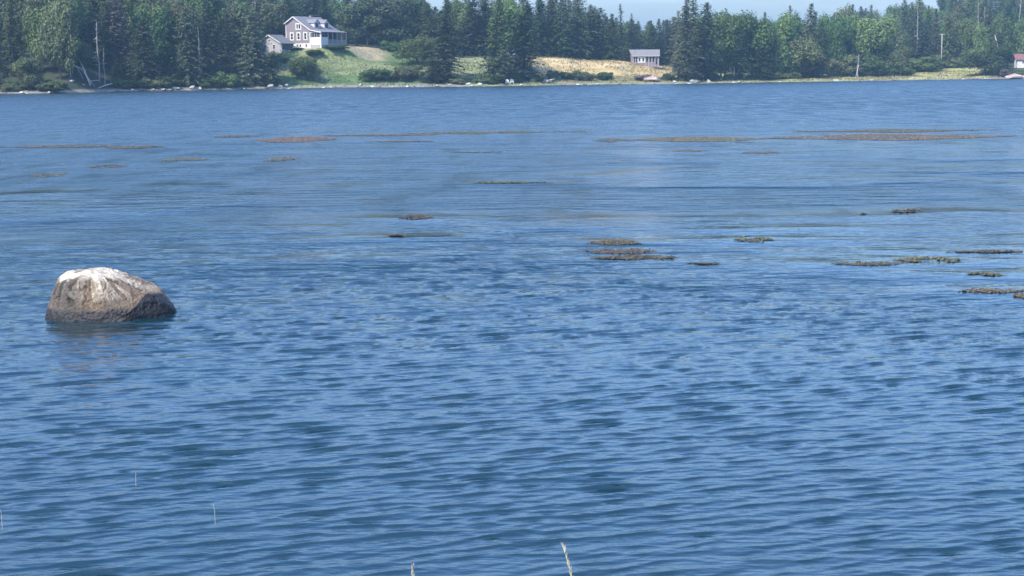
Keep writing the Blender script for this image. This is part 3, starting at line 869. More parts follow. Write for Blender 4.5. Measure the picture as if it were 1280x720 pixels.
TREES = [
 # px, metres behind the waterline, top row, width px, kind, foliage, label
 # ---- left wood, front row
 (-8, 9, 22, 44, 'spruce', 'spruce_blue', 'blackish spruce cut by the left edge of the picture'),
 (18, 22, -6, 46, 'spruce', 'spruce', 'tall dark spruce rising behind the olive dome shaped bush at far left'),
 (38, 6, 66, 40, 'broad', 'leaf_olive', 'olive dome shaped willow low at the waterline near the left edge'),
 (52, 24, 4, 44, 'airy', 'leaf', 'green leafy tree above the olive dome shaped willow'),
 (76, 16, -14, 46, 'broad', 'leaf_olive', 'tall dull green broadleaf tree left of the fallen bleached trunks'),
 (98, 10, 44, 44, 'broad', 'leaf_dark', 'deep green leafy tree directly behind the fallen bleached trunks'),
 (118, 26, 6, 44, 'spruce', 'spruce_blue', 'dark narrow spruce behind the dead grey snag on the left shore'),
 (150, 26, -12, 54, 'spruce', 'dead', 'dying spruce with brownish crown, tallest reddish top on the left'),
 (146, 9, 72, 36, 'spruce', 'spruce', 'short green spruce at the waterline right of the fallen bleached trunks'),
 (182, 10, 22, 62, 'wide', 'spruce_blue', 'broad blackish spruce at the waterline, left of the greyish one'),
 (190, 30, -10, 50, 'airy', 'leaf_light', 'light green leafy top showing over the broad blackish spruce'),
 (214, 22, 2, 40, 'spruce', 'spruce', 'dark spruce squeezed between blackish and greyish waterline spruces'),
 (236, 9, 8, 58, 'wide', 'spruce_grey', 'greyish spruce at the waterline with layered boughs, left wood'),
 (262, 24, -8, 50, 'spruce', 'spruce_grey', 'tall grey green spruce behind the two bright shore bushes'),
 (285, 20, 12, 46, 'spruce', 'spruce_blue', 'dark spruce standing over the bright green shore bushes'),
 (305, 26, -4, 50, 'airy', 'leaf_olive', 'olive leafy tree left of the grey garage'),
 (318, 8, 14, 62, 'wide', 'spruce_grey', 'big ragged grey spruce at the waterline partly hiding the grey garage'),
 (341, 6, 62, 32, 'spruce', 'spruce_blue', 'low dark spruce at the right foot of the ragged grey spruce'),
 (268, 5, 88, 28, 'shrub', 'leaf', 'bright green shore bush, left one of two before the left wood'),
 (284, 5, 86, 30, 'shrub', 'leaf_light', 'bright green shore bush, right one of two before the left wood'),
 (12, 4, 102, 26, 'shrub', 'leaf_olive', 'low olive bush at the waterline under the left edge spruce'),
 (62, 4, 100, 32, 'shrub', 'leaf_olive', 'low brownish bush between willow and fallen bleached trunks'),
 (206, 5, 92, 28, 'shrub', 'leaf_dark', 'dark bush at the foot of the spruces above pale shore rocks'),
 # ---- around the house
 (360, 22, 44, 0, 'spruce', 'spruce', None),
 (382, 11, 67, 36, 'broad', 'leaf_dark', 'lone dark rounded tree on the green bank below the house'),
 (396, 90, -14, 50, 'spruce', 'spruce_blue', 'dark spruce behind the left part of the house roof'),
 (364, 84, -10, 52, 'spruce', 'spruce', 'dark spruce rising straight behind the house gable'),
 (336, 66, 6, 44, 'spruce', 'spruce', 'spruce behind the grey garage roof'),
 (420, 96, -4, 48, 'airy', 'leaf_light', 'pale green leafy tree behind the veranda end of the house'),
 (447, 58, 2, 56, 'broad', 'spruce_blue', 'dark round tree right beside the veranda, left of the giant evergreen'),
 (482, 60, -16, 84, 'pine', 'spruce_blue', 'giant blackish evergreen, broadest crown on the hill right of the house'),
 (520, 62, -12, 50, 'pine', 'spruce_blue', 'blackish evergreen at the right end of the hilltop group, by the sky gap'),
 (489, 50, 48, 26, 'shrub', 'leaf', 'light green bush under the giant blackish evergreen'),
 (522, 30, 43, 48, 'broad', 'leaf', 'rounded green tree between the grass bank and the tall shore spruce'),
 (474, 9, 82, 46, 'shrub', 'leaf_dark', 'dark green bush low on the bank, left of the brownish one'),
 (508, 9, 76, 44, 'shrub', 'leaf_olive', 'brownish olive bush low on the bank beside the tall shore spruce'),
 (458, 8, 92, 22, 'shrub', 'leaf', 'small green bush at the left end of the bank thicket'),
 (352, 30, 66, 26, 'shrub', 'leaf_dark', 'dark bush at the grass edge just below the grey garage'),
 (370, 34, 62, 20, 'shrub', 'leaf_dark', 'dark bush in front of the house basement wall'),
 (391, 36, 62, 14, 'shrub', 'leaf_olive', None),
 # ---- centre shore spruces
 (558, 10, 3, 66, 'spruce', 'spruce', 'tall full spruce at the waterline just below the notch of sky'),
 (542, 7, 70, 44, 'spruce', 'spruce_blue', 'small dark spruce leaning on the left foot of the notch spruce'),
 (590, 62, -12, 52, 'spruce', 'spruce_blue', 'dark spruce farther up, seen between two big shore spruces'),
 (619, 9, -2, 64, 'spruce', 'spruce', 'big shore spruce behind the white garden chairs, left of its twin'),
 (654, 11, 4, 62, 'spruce', 'spruce_blue', 'big shore spruce at the left end of the straw coloured meadow'),
 (638, 22, -12, 50, 'airy', 'leaf', 'green leafy crown showing above the twin shore spruces'),
 (676, 64, -8, 48, 'spruce', 'spruce_blue', 'dark spruce at the left top corner of the meadow'),
 (700, 62, -5, 50, 'spruce', 'spruce', 'spruce along the meadow top, left of the greyish one'),
 (724, 62, -8, 54, 'wide', 'spruce_grey', 'greyish spruce along the meadow top with wide lower boughs'),
 (747, 64, 8, 44, 'spruce', 'spruce_blue', 'dark spruce along the meadow top, right of the greyish one'),
 (767, 60, 16, 42, 'spruce', 'spruce', 'shorter spruce along the meadow top with rounded shoulders'),
 (777, 68, 4, 24, 'thin', 'spruce_blue', 'thin pointed spruce breaking the skyline above the meadow'),
 (790, 110, 16, 22, 'thin', 'spruce_grey', 'thin sparse spruce with pale stem left of the cottage skyline'),
 # ---- point right of the cottage
 (856, 10, -4, 50, 'spruce', 'spruce_grey', 'greyish front spruce of the wooded point right of the cottage'),
 (868, 16, -6, 40, 'spruce', 'spruce', 'second spruce of the wooded point with top cut by the picture edge'),
 (884, 14, 2, 56, 'wide', 'spruce_blue', 'dark dense spruce filling the middle of the wooded point'),
 (906, 22, 6, 56, 'broad', 'leaf', 'green leafy tree right of the dark dense spruce of the point'),
 (924, 14, 34, 44, 'wide', 'spruce_blue', 'short dark spruce near the pale birch stem'),
 (940, 20, 12, 58, 'broad', 'leaf', 'green broadleaf tree with light top right of the birch stem'),
 (966, 22, 16, 52, 'broad', 'leaf_light', 'light green leafy tree in the middle of the right hand wood'),
 (950, 10, 56, 46, 'wide', 'leaf_dark', 'low dark tree skirting the beach behind the pale rocks'),
 (988, 44, 5, 34, 'thin', 'spruce_grey', 'sparse grey spruce with pale trunk on the skyline'),
 (1014, 32, 3, 44, 'spruce', 'spruce_grey', 'tall grey spruce on the right hand skyline left of the blue notch'),
 (1000, 20, 34, 56, 'broad', 'leaf_olive', 'olive leafy tree below the tall grey skyline spruce'),
 (1022, 20, 24, 34, 'spruce', 'spruce_blue', 'dark layered spruce right of the olive leafy tree'),
 (1040, 40, 10, 44, 'broad', 'leaf', 'green rounded tree under the low skyline at right'),
 (1056, 60, -2, 40, 'airy', 'leaf_olive', 'open olive tree where the sky meets the wooded slope'),
 (1058, 34, 46, 42, 'wide', 'spruce_blue', 'low dark wide evergreen at the foot of the wooded slope'),
 (1090, 42, 12, 56, 'broad', 'leaf_light', 'light green broadleaf tree on the wooded slope left of the pale snag'),
 (1104, 36, 44, 44, 'wide', 'spruce', 'green spruce beneath the light green broadleaf tree on the slope'),
 (1152, 48, 36, 52, 'wide', 'spruce_blue', 'dark wide spruce left of the utility pole'),
 (1122, 30, 58, 30, 'broad', 'leaf_olive', 'brownish small tree at the thicket edge below the slope'),
 # ---- thicket behind the salt meadow
 (1006, 26, 64, 60, 'shrub', 'leaf_olive', 'grey green thicket bush behind the beach at its left end'),
 (1048, 30, 64, 44, 'shrub', 'leaf_olive', 'olive thicket bush behind the beach, left of the bare sapling'),
 (1086, 32, 66, 46, 'shrub', 'leaf_dark', 'dark thicket bush right of the bare sapling'),
 (1118, 32, 72, 46, 'shrub', 'leaf', 'green thicket bush below the brownish small tree'),
 (1148, 46, 66, 54, 'shrub', 'leaf', 'broad green thicket bush in the middle of the salt meadow edge'),
 (1186, 54, 66, 44, 'shrub', 'leaf_olive', 'olive thicket bush below the utility pole'),
 (1210, 58, 58, 40, 'shrub', 'leaf_dark', 'dark thicket bush at the right end of the salt meadow'),
 (1231, 14, 58, 62, 'broad', 'leaf_dark', 'spreading green tree overhanging the shore at the right'),
 (1248, 24, 40, 30, 'wide', 'spruce_blue', 'dark spruce left of the red roofed building'),
 (1256, 6, 84, 22, 'shrub', 'dead', 'bare grey bush on the right hand shore'),
 (1276, 8, 85, 24, 'shrub', 'leaf_olive', 'olive bush below the red roofed building'),
 (394, 26, 68, 24, 'shrub', 'leaf_dark', 'dark low bush on the bank edge, left of two below the veranda'),
 (420, 25, 67, 34, 'shrub', 'leaf_dark', 'dark low bush on the bank edge, right of two below the veranda'),
 # ---- bushes in the meadow
 (712, 13, 86, 26, 'shrub', 'leaf_dark', 'dark low bush at the left foot of the straw meadow'),
 (731, 12, 88, 24, 'shrub', 'leaf_olive', 'olive low bush in the meadow foot thicket'),
 (754, 13, 87, 26, 'shrub', 'leaf_dark', 'dark low bush at the right end of the meadow foot thicket'),
 (692, 12, 84, 18, 'shrub', 'leaf_olive', 'sparse pale bush by the overturned yellow boat'),
 (802, 12, 91, 24, 'shrub', 'dead', 'greyish pink bare bush below the cottage'),
 (834, 14, 90, 20, 'shrub', 'leaf_dark', 'dark little bush between the cottage and the wooded point'),
 (772, 20, 92, 14, 'shrub', 'leaf', None),
]
for row in TREES:
    if row[6] is None: continue
    plant(*row, height=1.7 if 'below the veranda' in row[6] else None)

# the wood behind: rows of trees that close the gaps, region by region
def tip_row(px):
    """image row below which tree tips stay, so that the sky gaps stay open"""
    return float(np.interp(px, [-80, 340, 530, 538, 552, 560, 640, 738, 760, 800, 838, 848, 880, 905, 960, 975, 1045, 1060, 1085, 1100, 1400],
                           [-30, -30, -30, 6, 10, -6, -20, -6, 14, 22, 20, 4, 6, 6, 14, 12, 6, 4, 0, -20, -30]))
ZONES = [ # px range, metres behind the waterline, count, kinds, label, group
 (-40, 345, 26, 130, 60, 'LEFT', 'tree among many in the dense wood above the left shore', 'background trees of the left wood'),
 (340, 540, 84, 140, 30, 'HOUSE', 'tree in the dark wood behind the house on the hill', 'background trees behind the house'),
 (560, 770, 66, 140, 30, 'MID', 'background tree in the wood above the straw coloured meadow', 'background trees above the meadow'),
 (765, 860, 90, 200, 30, 'FAR', 'distant spruce in the low skyline behind the cottage', 'distant trees behind the cottage'),
 (850, 1070, 32, 130, 30, 'POINT', 'background tree in the wood behind the pebble beach', 'background trees behind the beach'),
 (534, 562, 48, 110, 12, 'NOTCH', 'background spruce closing the wood below the notch of sky', 'trees below the notch of sky'),
 (1050, 1330, 50, 240, 96, 'SLOPE', 'tree among many on the wooded slope at the right', 'background trees of the right slope'),
]
zr = random.Random(5)
BACK = []
for x0, x1, t0, t1, n_, code, lab, grp in ZONES:
    for i in range(n_):
        px = x0 + (x1 - x0) * ((i * .618034) % 1.0) + zr.uniform(-3, 3)
        q = i / (n_ - 1.0)
        t = t0 + (t1 - t0) * q ** 1.3 + zr.uniform(-4, 4)
        kind = zr.choice({'LEFT': ['spruce', 'spruce', 'broad', 'airy', 'thin'], 'HOUSE': ['spruce', 'wide', 'broad'], 'MID': ['spruce', 'wide', 'wide', 'broad'],
                          'FAR': ['spruce', 'wide', 'spruce', 'broad'], 'NOTCH': ['spruce', 'wide'], 'POINT': ['spruce', 'broad', 'airy', 'broad', 'broad'], 'SLOPE': ['broad', 'airy', 'airy', 'broad', 'spruce', 'broad', 'airy', 'wide']}[code])
        mt_ = zr.choice({'spruce': ['spruce', 'spruce_blue', 'spruce_grey'], 'wide': ['spruce', 'spruce_blue'], 'thin': ['spruce_grey', 'spruce', 'dead'],
                         'broad': ['leaf', 'leaf_dark', 'leaf_olive'], 'airy': ['leaf', 'leaf_olive', 'leaf_light']}[kind])
        w = zr.uniform(.8, 1.2)
        hgt = {'spruce': 19, 'wide': 15, 'thin': 18, 'broad': 13, 'airy': 14}[kind] * zr.uniform(.8, 1.12) * {'LEFT': 1.5, 'HOUSE': 1.3, 'MID': 1.5, 'FAR': 1.35, 'NOTCH': 1.1, 'POINT': 1.6, 'SLOPE': 1.4}[code]
        if code == 'FAR': hgt *= .8
        wid_m = {'spruce': 9.2, 'wide': 11., 'thin': 5.2, 'broad': 10., 'airy': 8.6}[kind] * w
        d = ray(px, 100); kxy = d.x / d.y; Y = 450.
        for _ in range(8): Y = float(shore_y(kxy * Y)) + t
        gz = float(ground_z(kxy * Y, Y))
        zmax = at_y(px, tip_row(px) + zr.uniform(0, 9), Y).z
        hgt = min(hgt, zmax - gz)
        if hgt < 4: continue
        BACK.append((px, Y, kind, mt_, 0, plant(px, t, 0, wid_m * FPX / Y, kind, mt_, lab, grp, height=hgt)))
for x0, x1, t0, t1, n_, lab, grp in ((2, 338, 4.5, 9, 34, 'low undergrowth bush between the trunks at the edge of the left wood', 'undergrowth of the left wood'),
                                      (566, 682, 5.5, 9, 9, 'low undergrowth bush at the foot of the twin shore spruces', 'undergrowth of the centre spruces'),
                                      (852, 1000, 13, 18, 18, 'low undergrowth bush along the wood edge behind the beach', 'undergrowth behind the beach')):
    for i in range(n_):
        px = x0 + (x1 - x0) * (i + zr.random()) / n_
        if 82 < px < 146: continue
        mt_ = zr.choice(['leaf_dark', 'leaf_olive', 'spruce', 'leaf'])
        e = plant(px, zr.uniform(t0, t1), 0, zr.uniform(14, 26), 'shrub', mt_, lab, grp, height=zr.uniform(1.2, 3.2))
        BACK.append((px, e.location.y, 'undergrowth', mt_, 1, e))
print('trees', _count[0])

# ================================================================== BUILDINGS
M.update({
    'siding': mat_noise('lilac_grey_shingle_siding', (.185, .150, .155), (.25, .21, .215), 2.2, .85, .01, stretch=(1, 1, 5)),
    'siding_pale': mat_noise('pale_grey_siding', (.30, .29, .30), (.40, .38, .39), 2.2, .85, .01, stretch=(1, 1, 5)),
    'shingle': mat_noise('grey_roof_shingles', (.135, .13, .135), (.20, .19, .195), 2.5, .8, .01, stretch=(1, 1, 4)),
    'shingle_dark': mat_noise('slate_roof_shingles', (.10, .105, .115), (.155, .16, .17), 2.5, .8, .01, stretch=(1, 1, 4)),
    'white': mat_noise('white_painted_trim', (.52, .50, .445), (.63, .61, .55), 1.5, .6),
    'cream': mat_noise('cream_foundation', (.52, .48, .40), (.70, .65, .55), 1.2, .85),
    'glass': mat_noise('dark_window_glass', (.012, .014, .02), (.03, .034, .045), .6, .12, spec=.6),
    'screen': mat_noise('dark_porch_screen', (.03, .022, .03), (.05, .035, .045), 1, .6),
    'lattice': mat_noise('grey_lattice', (.22, .21, .19), (.42, .40, .36), 6, .85),
    'red_roof': mat_noise('weathered_red_roof', (.13, .06, .055), (.21, .10, .09), 2, .85),
    'straw': mat_noise('dry_seed_head', (.30, .27, .19), (.52, .48, .38), 30, .8),
    'stem': mat_noise('pale_grass_stem', (.30, .30, .16), (.50, .48, .30), 20, .7),
    'pink_rock': mat_noise('pinkish_granite', (.24, .18, .15), (.44, .35, .30), .9, .9, .1),
    'pale_rock': mat_noise('pale_granite', (.22, .21, .185), (.50, .475, .43), .8, .9, .08),
    'dark_rock': mat_noise('weed_stained_rock', (.06, .055, .045), (.22, .20, .17), .9, .9, .08),
    'concrete': mat_noise('pale_stone', (.50, .46, .38), (.70, .66, .56), 1.0, .9, .05),
    'yellow': mat_noise('faded_yellow_hull', (.55, .45, .16), (.75, .65, .30), 1.0, .5),
})

def window(parent, x0, x1, z0, z1, y, name='window', depth=.10, mullion=True, trim=.16):
    """a window in a wall that faces -y: white frame proud of the wall, dark pane set back"""
    f = MB()
    f.box((x0, y - depth, z0), (x0 + trim, y + .02, z1)); f.box((x1 - trim, y - depth, z0), (x1, y + .02, z1))
    f.box((x0 + trim, y - depth, z1 - trim), (x1 - trim, y + .02, z1)); f.box((x0 + trim, y - depth, z0), (x1 - trim, y + .02, z0 + trim))
    if mullion:
        zm = (z0 + z1) / 2
        f.box((x0 + trim, y - depth * .7, zm - .04), (x1 - trim, y + .02, zm + .04))
    w = f.build(name, M['white'], parent)
    MB().box((x0 + trim, y - .02, z0 + trim), (x1 - trim, y + .015, z1 - trim)).build('pane', M['glass'], w)
    return w

def build_house():
    Y = 428.0; base = at_y(358, 61.3, Y); k = Y / FPX
    h = empty('house', (base.x, base.y, base.z), R(-30))
    tag(h, 'lilac grey two storey house with white trim, dormers and wrap veranda on the hill', 'house')
    W, L = 8.4, 12.2                  # main block; veranda beyond W
    PW = 12.4
    top = [(0, 1.55), (W, 1.55), (W, 5.55), (2.9, 8.95), (0, 7.25)]
    MB().prism(top, 0, L).build('wall', M['siding'], h)
    MB().box((.04, .04, -1.6), (W - .04, L - .04, 1.547)).build('foundation', M['cream'], h)
    # roof: short left slope, long right slope, flatter veranda roof
    r = MB()
    r.slab([(-.45, -.35, 7.16), (2.9, -.35, 9.16), (2.9, L + .35, 9.16), (-.45, L + .35, 7.16)], .16)
    r.slab([(2.903, -.35, 9.16), (9.0, -.35, 5.30), (9.0, L + .35, 5.30), (2.903, L + .35, 9.16)], .16)
    roof = r.build('roof', M['shingle'], h)
    MB().slab([(9.0, -.34, 5.31), (PW + .35, -.34, 4.62), (PW + .35, L + .2, 4.62), (9.0, L + .2, 5.31)], .15).build('veranda_roof', M['shingle'], h)
    MB().box((2.2, 8.1, 8.6), (2.8, 8.7, 9.6)).build('chimney', M['siding'], roof)
    t = MB()      # white bargeboards on the gable that faces the bay
    for (a, b) in (((-.45, 7.12), (2.9, 9.12)), ((2.9, 9.12), (9.0, 5.26)), ((9.0, 5.26), (PW + .35, 4.58))):
        d = Vector((b[0] - a[0], 0, b[1] - a[1])).normalized(); nn_ = Vector((-d.z, 0, d.x)) * .27
        t.slab([(a[0], -.42, a[1]), (b[0], -.42, b[1]), (b[0] - nn_.x, -.42, b[1] - nn_.z), (a[0] - nn_.x, -.42, a[1] - nn_.z)], .06)
    t.build('bargeboard', M['white'], h)
    t = MB(); t.box((-.06, -.06, 1.5), (.24, .20, 7.1)); t.build('corner_board', M['white'], h)
    window(h, 3.55, 5.6, 5.3, 7.2, 0, mullion=False, trim=.34)
    MB().box((4.46, -.16, 5.3), (4.68, .02, 7.2)).build('window_post', M['white'], h)
    for x0 in (1.45, 3.85, 6.25): window(h, x0, x0 + 1.4, 2.35, 4.65, 0, trim=.32)
    for x0 in (1.3, 3.55, 4.6, 6.7): window(h, x0, x0 + .95, .30, 1.45, .04, mullion=False, trim=.22)
    # enclosed front end of the veranda
    MB().box((W + .02, .05, 1.0), (PW, 3.2, 3.15)).build('veranda_panel', M['white'], h)
    MB().box((W + .3, .15, 3.15), (PW - .12, 3.1, 4.45)).build('veranda_screen', M['screen'], h)
    MB().box((W + .10, .10, -1.0), (PW - .08, 3.1, 1.0)).build('lattice', M['lattice'], h)
    for x in (W + .0, PW - .24): MB().box((x, -.03, -1.0), (x + .30, .27, 4.62)).build('post', M['white'], h)
    MB().box((W + .30, -.02, 4.40), (PW - .24, .20, 4.66)).build('beam', M['white'], h)
    for i in range(4):
        x = W + .3 + (PW - W - .54) * (i + .5) / 4
        MB().box((x - .04, .10, 3.15), (x + .04, .148, 4.45)).build('mullion', M['white'], h)
    # open side veranda
    MB().box((W + .02, 3.2, 1.35), (PW, L, 1.55)).build('deck', M['lattice'], h)
    MB().box((W + .02, 3.2, 1.56), (W + .12, L, 4.9)).build('inner_wall', M['screen'], h)
    for i in range(5):
        y = 3.4 + (L - .2 - 3.4) * i / 4
        MB().box((PW - .16, y - .09, .3), (PW + .02, y + .09, 4.62)).build('post', M['siding_pale'], h)
    rl = MB(); rl.box((PW - .10, 3.3, 2.42), (PW - .02, L - .1, 2.52)); rl.box((PW - .10, 3.3, 1.68), (PW - .02, L - .1, 1.76))
    for i in range(48):
        y = 3.45 + (L - 3.65) * i / 47; rl.box((PW - .085, y - .025, 1.76), (PW - .035, y + .025, 2.42))
    rl.build('railing', M['siding_pale'], h)
    MB().box((PW - .3, 3.3, -1), (PW - .2, L - .1, 1.3)).build('skirt', M['lattice'], h)
    # two dormers facing the veranda side
    for y0 in (3.0, 7.6):
        zf = 5.75
        d = MB().prism([(0, 0)], 0, 0) if False else MB()
        y1 = y0 + 2.3; ym = (y0 + y1) / 2; xf = 7.9; xb = 4.6
        d.poly([(xf, y0, 5.7), (xf, y1, 5.7), (xf, y1, 7.25), (xf, ym, 8.1), (xf, y0, 7.25)])
        d.poly([(xf, y0, 5.7), (xf, y0, 7.25), (xb, y0, 7.25), (xb, y0, 7.1)][::-1]); d.poly([(xf, y1, 5.7), (xf, y1, 7.25), (xb, y1, 7.25), (xb, y1, 7.1)])
        dm = d.build('dormer', M['white'], h)
        q = MB()
        q.slab([(xf + .25, y0 - .2, 7.12), (xf + .25, ym, 8.22), (3.9, ym, 8.22), (3.9, y0 - .2, 7.12)][::-1], .1)
        q.slab([(xf + .25, ym, 8.22), (xf + .25, y1 + .2, 7.12), (3.9, y1 + .2, 7.12), (3.9, ym, 8.22)][::-1], .1)
        q.build('dormer_roof', M['shingle'], dm)
        MB().box((xf + .003, y0 + .45, 5.95), (xf + .05, y1 - .45, 7.3)).build('pane', M['glass'], dm)
    return h
build_house()

def build_garage():
    Y = 420.0; base = at_y(352.0, 67.8, Y)
    # origin is the near right corner; the gable runs to the left
    g_ = empty('garage', tuple(base), R(-30))
    tag(g_, 'small grey garage with dark screened side, half hidden by spruces left of the house', 'garage')
    W, L = 8.6, 5.4
    MB().prism([(-W, .55), (0, .55), (0, 3.15), (-W / 2, 5.35), (-W, 3.15)], 0, L).build('wall', M['siding_pale'], g_)
    MB().box((-W + .04, .04, -1.2), (-.04, L - .04, .547)).build('foundation', M['cream'], g_)
    r = MB(); r.slab([(-W - .4, -.35, 3.03), (-W / 2, -.35, 5.52), (-W / 2, L + .35, 5.52), (-W - .4, L + .35, 3.03)], .14)
    r.slab([(-W / 2 + .003, -.35, 5.52), (.45, -.35, 3.0), (.45, L + .35, 3.0), (-W / 2 + .003, L + .35, 5.52)], .14)
    r.build('roof', M['shingle_dark'], g_)
    t = MB(); 
    for a, b in (((-W / 2, 5.50), (.45, 2.98)), ((-W - .4, 3.0), (-W / 2, 5.50))):
        d = Vector((b[0] - a[0], 0, b[1] - a[1])).normalized(); nn_ = Vector((-d.z, 0, d.x)) * .26
        t.slab([(a[0], -.42, a[1]), (b[0], -.42, b[1]), (b[0] - nn_.x, -.42, b[1] - nn_.z), (a[0] - nn_.x, -.42, a[1] - nn_.z)], .06)
    t.build('bargeboard', M['white'], g_)
    MB().box((.003, .25, 1.35), (.06, L - .2, 2.95)).build('screen', M['screen'], g_)
    for y in (.06, L - .18): MB().box((.004, y, .55), (.10, y + .16, 3.0)).build('post', M['white'], g_)
    window(g_, -3.2, -2.0, 1.4, 2.8, 0); window(g_, -6.4, -5.2, 1.4, 2.8, 0)
build_garage()

def build_cottage():
    Y = 478.0; base = at_y(790.6, 80.6, Y); k = Y / FPX
    c = empty('cottage', (base.x, base.y, base.z), R(4))
    tag(c, 'low grey cottage with white double doors at the right end of the straw meadow', 'cottage')
    W = 33.0 * k; D = 5.0
    MB().prism([(0, -1.0), (W, -1.0), (W, 2.75), (0, 2.75)], 0, D).build('wall', M['siding'], c)
    g = MB()
    for x in (0.001, W - .13):
        n = len(g.v); g.v += [(x, 0, 2.75), (x, D, 2.75), (x, D * .5, 4.5), (x + .12, 0, 2.75), (x + .12, D, 2.75), (x + .12, D * .5, 4.5)]
        g.f += [(n, n + 2, n + 1), (n + 3, n + 4, n + 5), (n, n + 3, n + 5, n + 2), (n + 1, n + 2, n + 5, n + 4)]
    g.build('gable', M['siding'], c)
    r = MB()
    r.slab([(-.2, -.5, 2.72), (W + .2, -.5, 2.72), (W + .7, D / 2, 4.72), (-.8, D / 2, 4.72)], .14)
    r.slab([(W + .2, D + .5, 2.72), (-.2, D + .5, 2.72), (-.8, D / 2 + .003, 4.72), (W + .7, D / 2 + .003, 4.72)], .14)
    r.build('roof', M['shingle'], c)
    MB().box((-.2, -.56, 2.56), (W + .2, -.503, 2.70)).build('fascia', M['white'], c)
    for x0 in (1.65, 2.85):
        d = MB(); d.box((x0, -.06, .55), (x0 + .32, .01, 2.35)); d.box((x0 + .88, -.06, .55), (x0 + 1.2, .01, 2.35))
        d.box((x0 + .32, -.06, 2.1), (x0 + .88, .01, 2.35)); d.box((x0 + .32, -.06, .55), (x0 + .88, .01, .95))
        dr = d.build('door', M['white'], c)
        MB().box((x0 + .32, -.03, .95), (x0 + .88, .008, 2.1)).build('pane', M['glass'], dr)
    for x0, w in ((.35, .4), (1.15, .4), (4.45, .5), (5.55, .45), (6.5, .5)):
        MB().box((x0, -.02, .8), (x0 + w, .01, 2.35)).build('pane', M['glass'], c)
    for x in (.2, .85, 4.2, 5.15, 6.15, 7.2, W - .18): MB().box((x, -.10, -.9), (x + .16, -.003, 2.5)).build('post', M['siding_pale'], c)
    MB().box((7.45, -.02, .0), (7.95, .01, 1.9)).build('doorway', M['glass'], c)
build_cottage()

def build_red():
    Y = 520.0; base = at_y(1271.5, 81, Y)
    c = empty('red_roofed_house', tuple(base), R(-8))
    tag(c, 'white walled building with weathered red roof, cut by the right edge of the picture', 'house')
    c.scale = (.78, .78, .72)
    W, D = 9.0, 7.0
    MB().box((0, 0, -1.5), (W, D, 2.6)).build('wall', M['white'], c)
    r = MB(); r.slab([(-1.0, -.7, 2.4), (W + .6, -.7, 2.4), (W + .6, D / 2, 5.2), (-1.0, D / 2, 5.2)], .18)
    r.slab([(W + .6, D + .7, 2.4), (-1.0, D + .7, 2.4), (-1.0, D / 2 + .003, 5.2), (W + .6, D / 2 + .003, 5.2)], .18)
    r.build('roof', M['red_roof'], c)
    for x0 in (1.9, 4.8): window(c, x0, x0 + 1.2, .6, 2.0, 0)
build_red()


# ================================================================== SMALL THINGS ON THE FAR SHORE
def spot(px, t):
    d = ray(px, 100); kxy = d.x / d.y; Y = 400.
    for _ in range(12): Y = float(shore_y(kxy * Y)) + t
    return Vector((kxy * Y, Y, float(ground_z(kxy * Y, Y))))

import bmesh
def rock_mesh(seed, mat):
    g = np.random.default_rng(seed); bm = bmesh.new(); bmesh.ops.create_icosphere(bm, subdivisions=3, radius=1)
    co = np.array([v.co[:] for v in bm.verts]); fc = np.array([[v.index for v in f.verts] for f in bm.faces]); bm.free()
    for _ in range(16):
        nv = g.normal(0, 1, 3); nv /= np.linalg.norm(nv); d0 = g.uniform(.55, .88)
        co = co - np.maximum(co @ nv - d0, 0)[:, None] * nv
    co = co * (1 + g.normal(0, .02, (len(co), 1)))
    return mesh_np('shore_rock', co, fc, False, mat)
ROCKM = {m_: [rock_mesh(300 + i + 10 * j, M[m_]) for i in range(4)] for j, m_ in enumerate(('pale_rock', 'dark_rock', 'pink_rock'))}
def rock(px, t, w, h, mat, label, group=None):
    p = spot(px, t); k = p.y / FPX
    o = link('shore_rock', random.choice(ROCKM[mat])); o.location = (p.x, p.y, p.z + h * k * .30)
    o.scale = (w * k / 2, w * k / 2 * random.uniform(.7, 1), h * k * .6); o.rotation_euler = (0, 0, random.uniform(-.5, .5))
    return tag(o, label, 'rock', group)
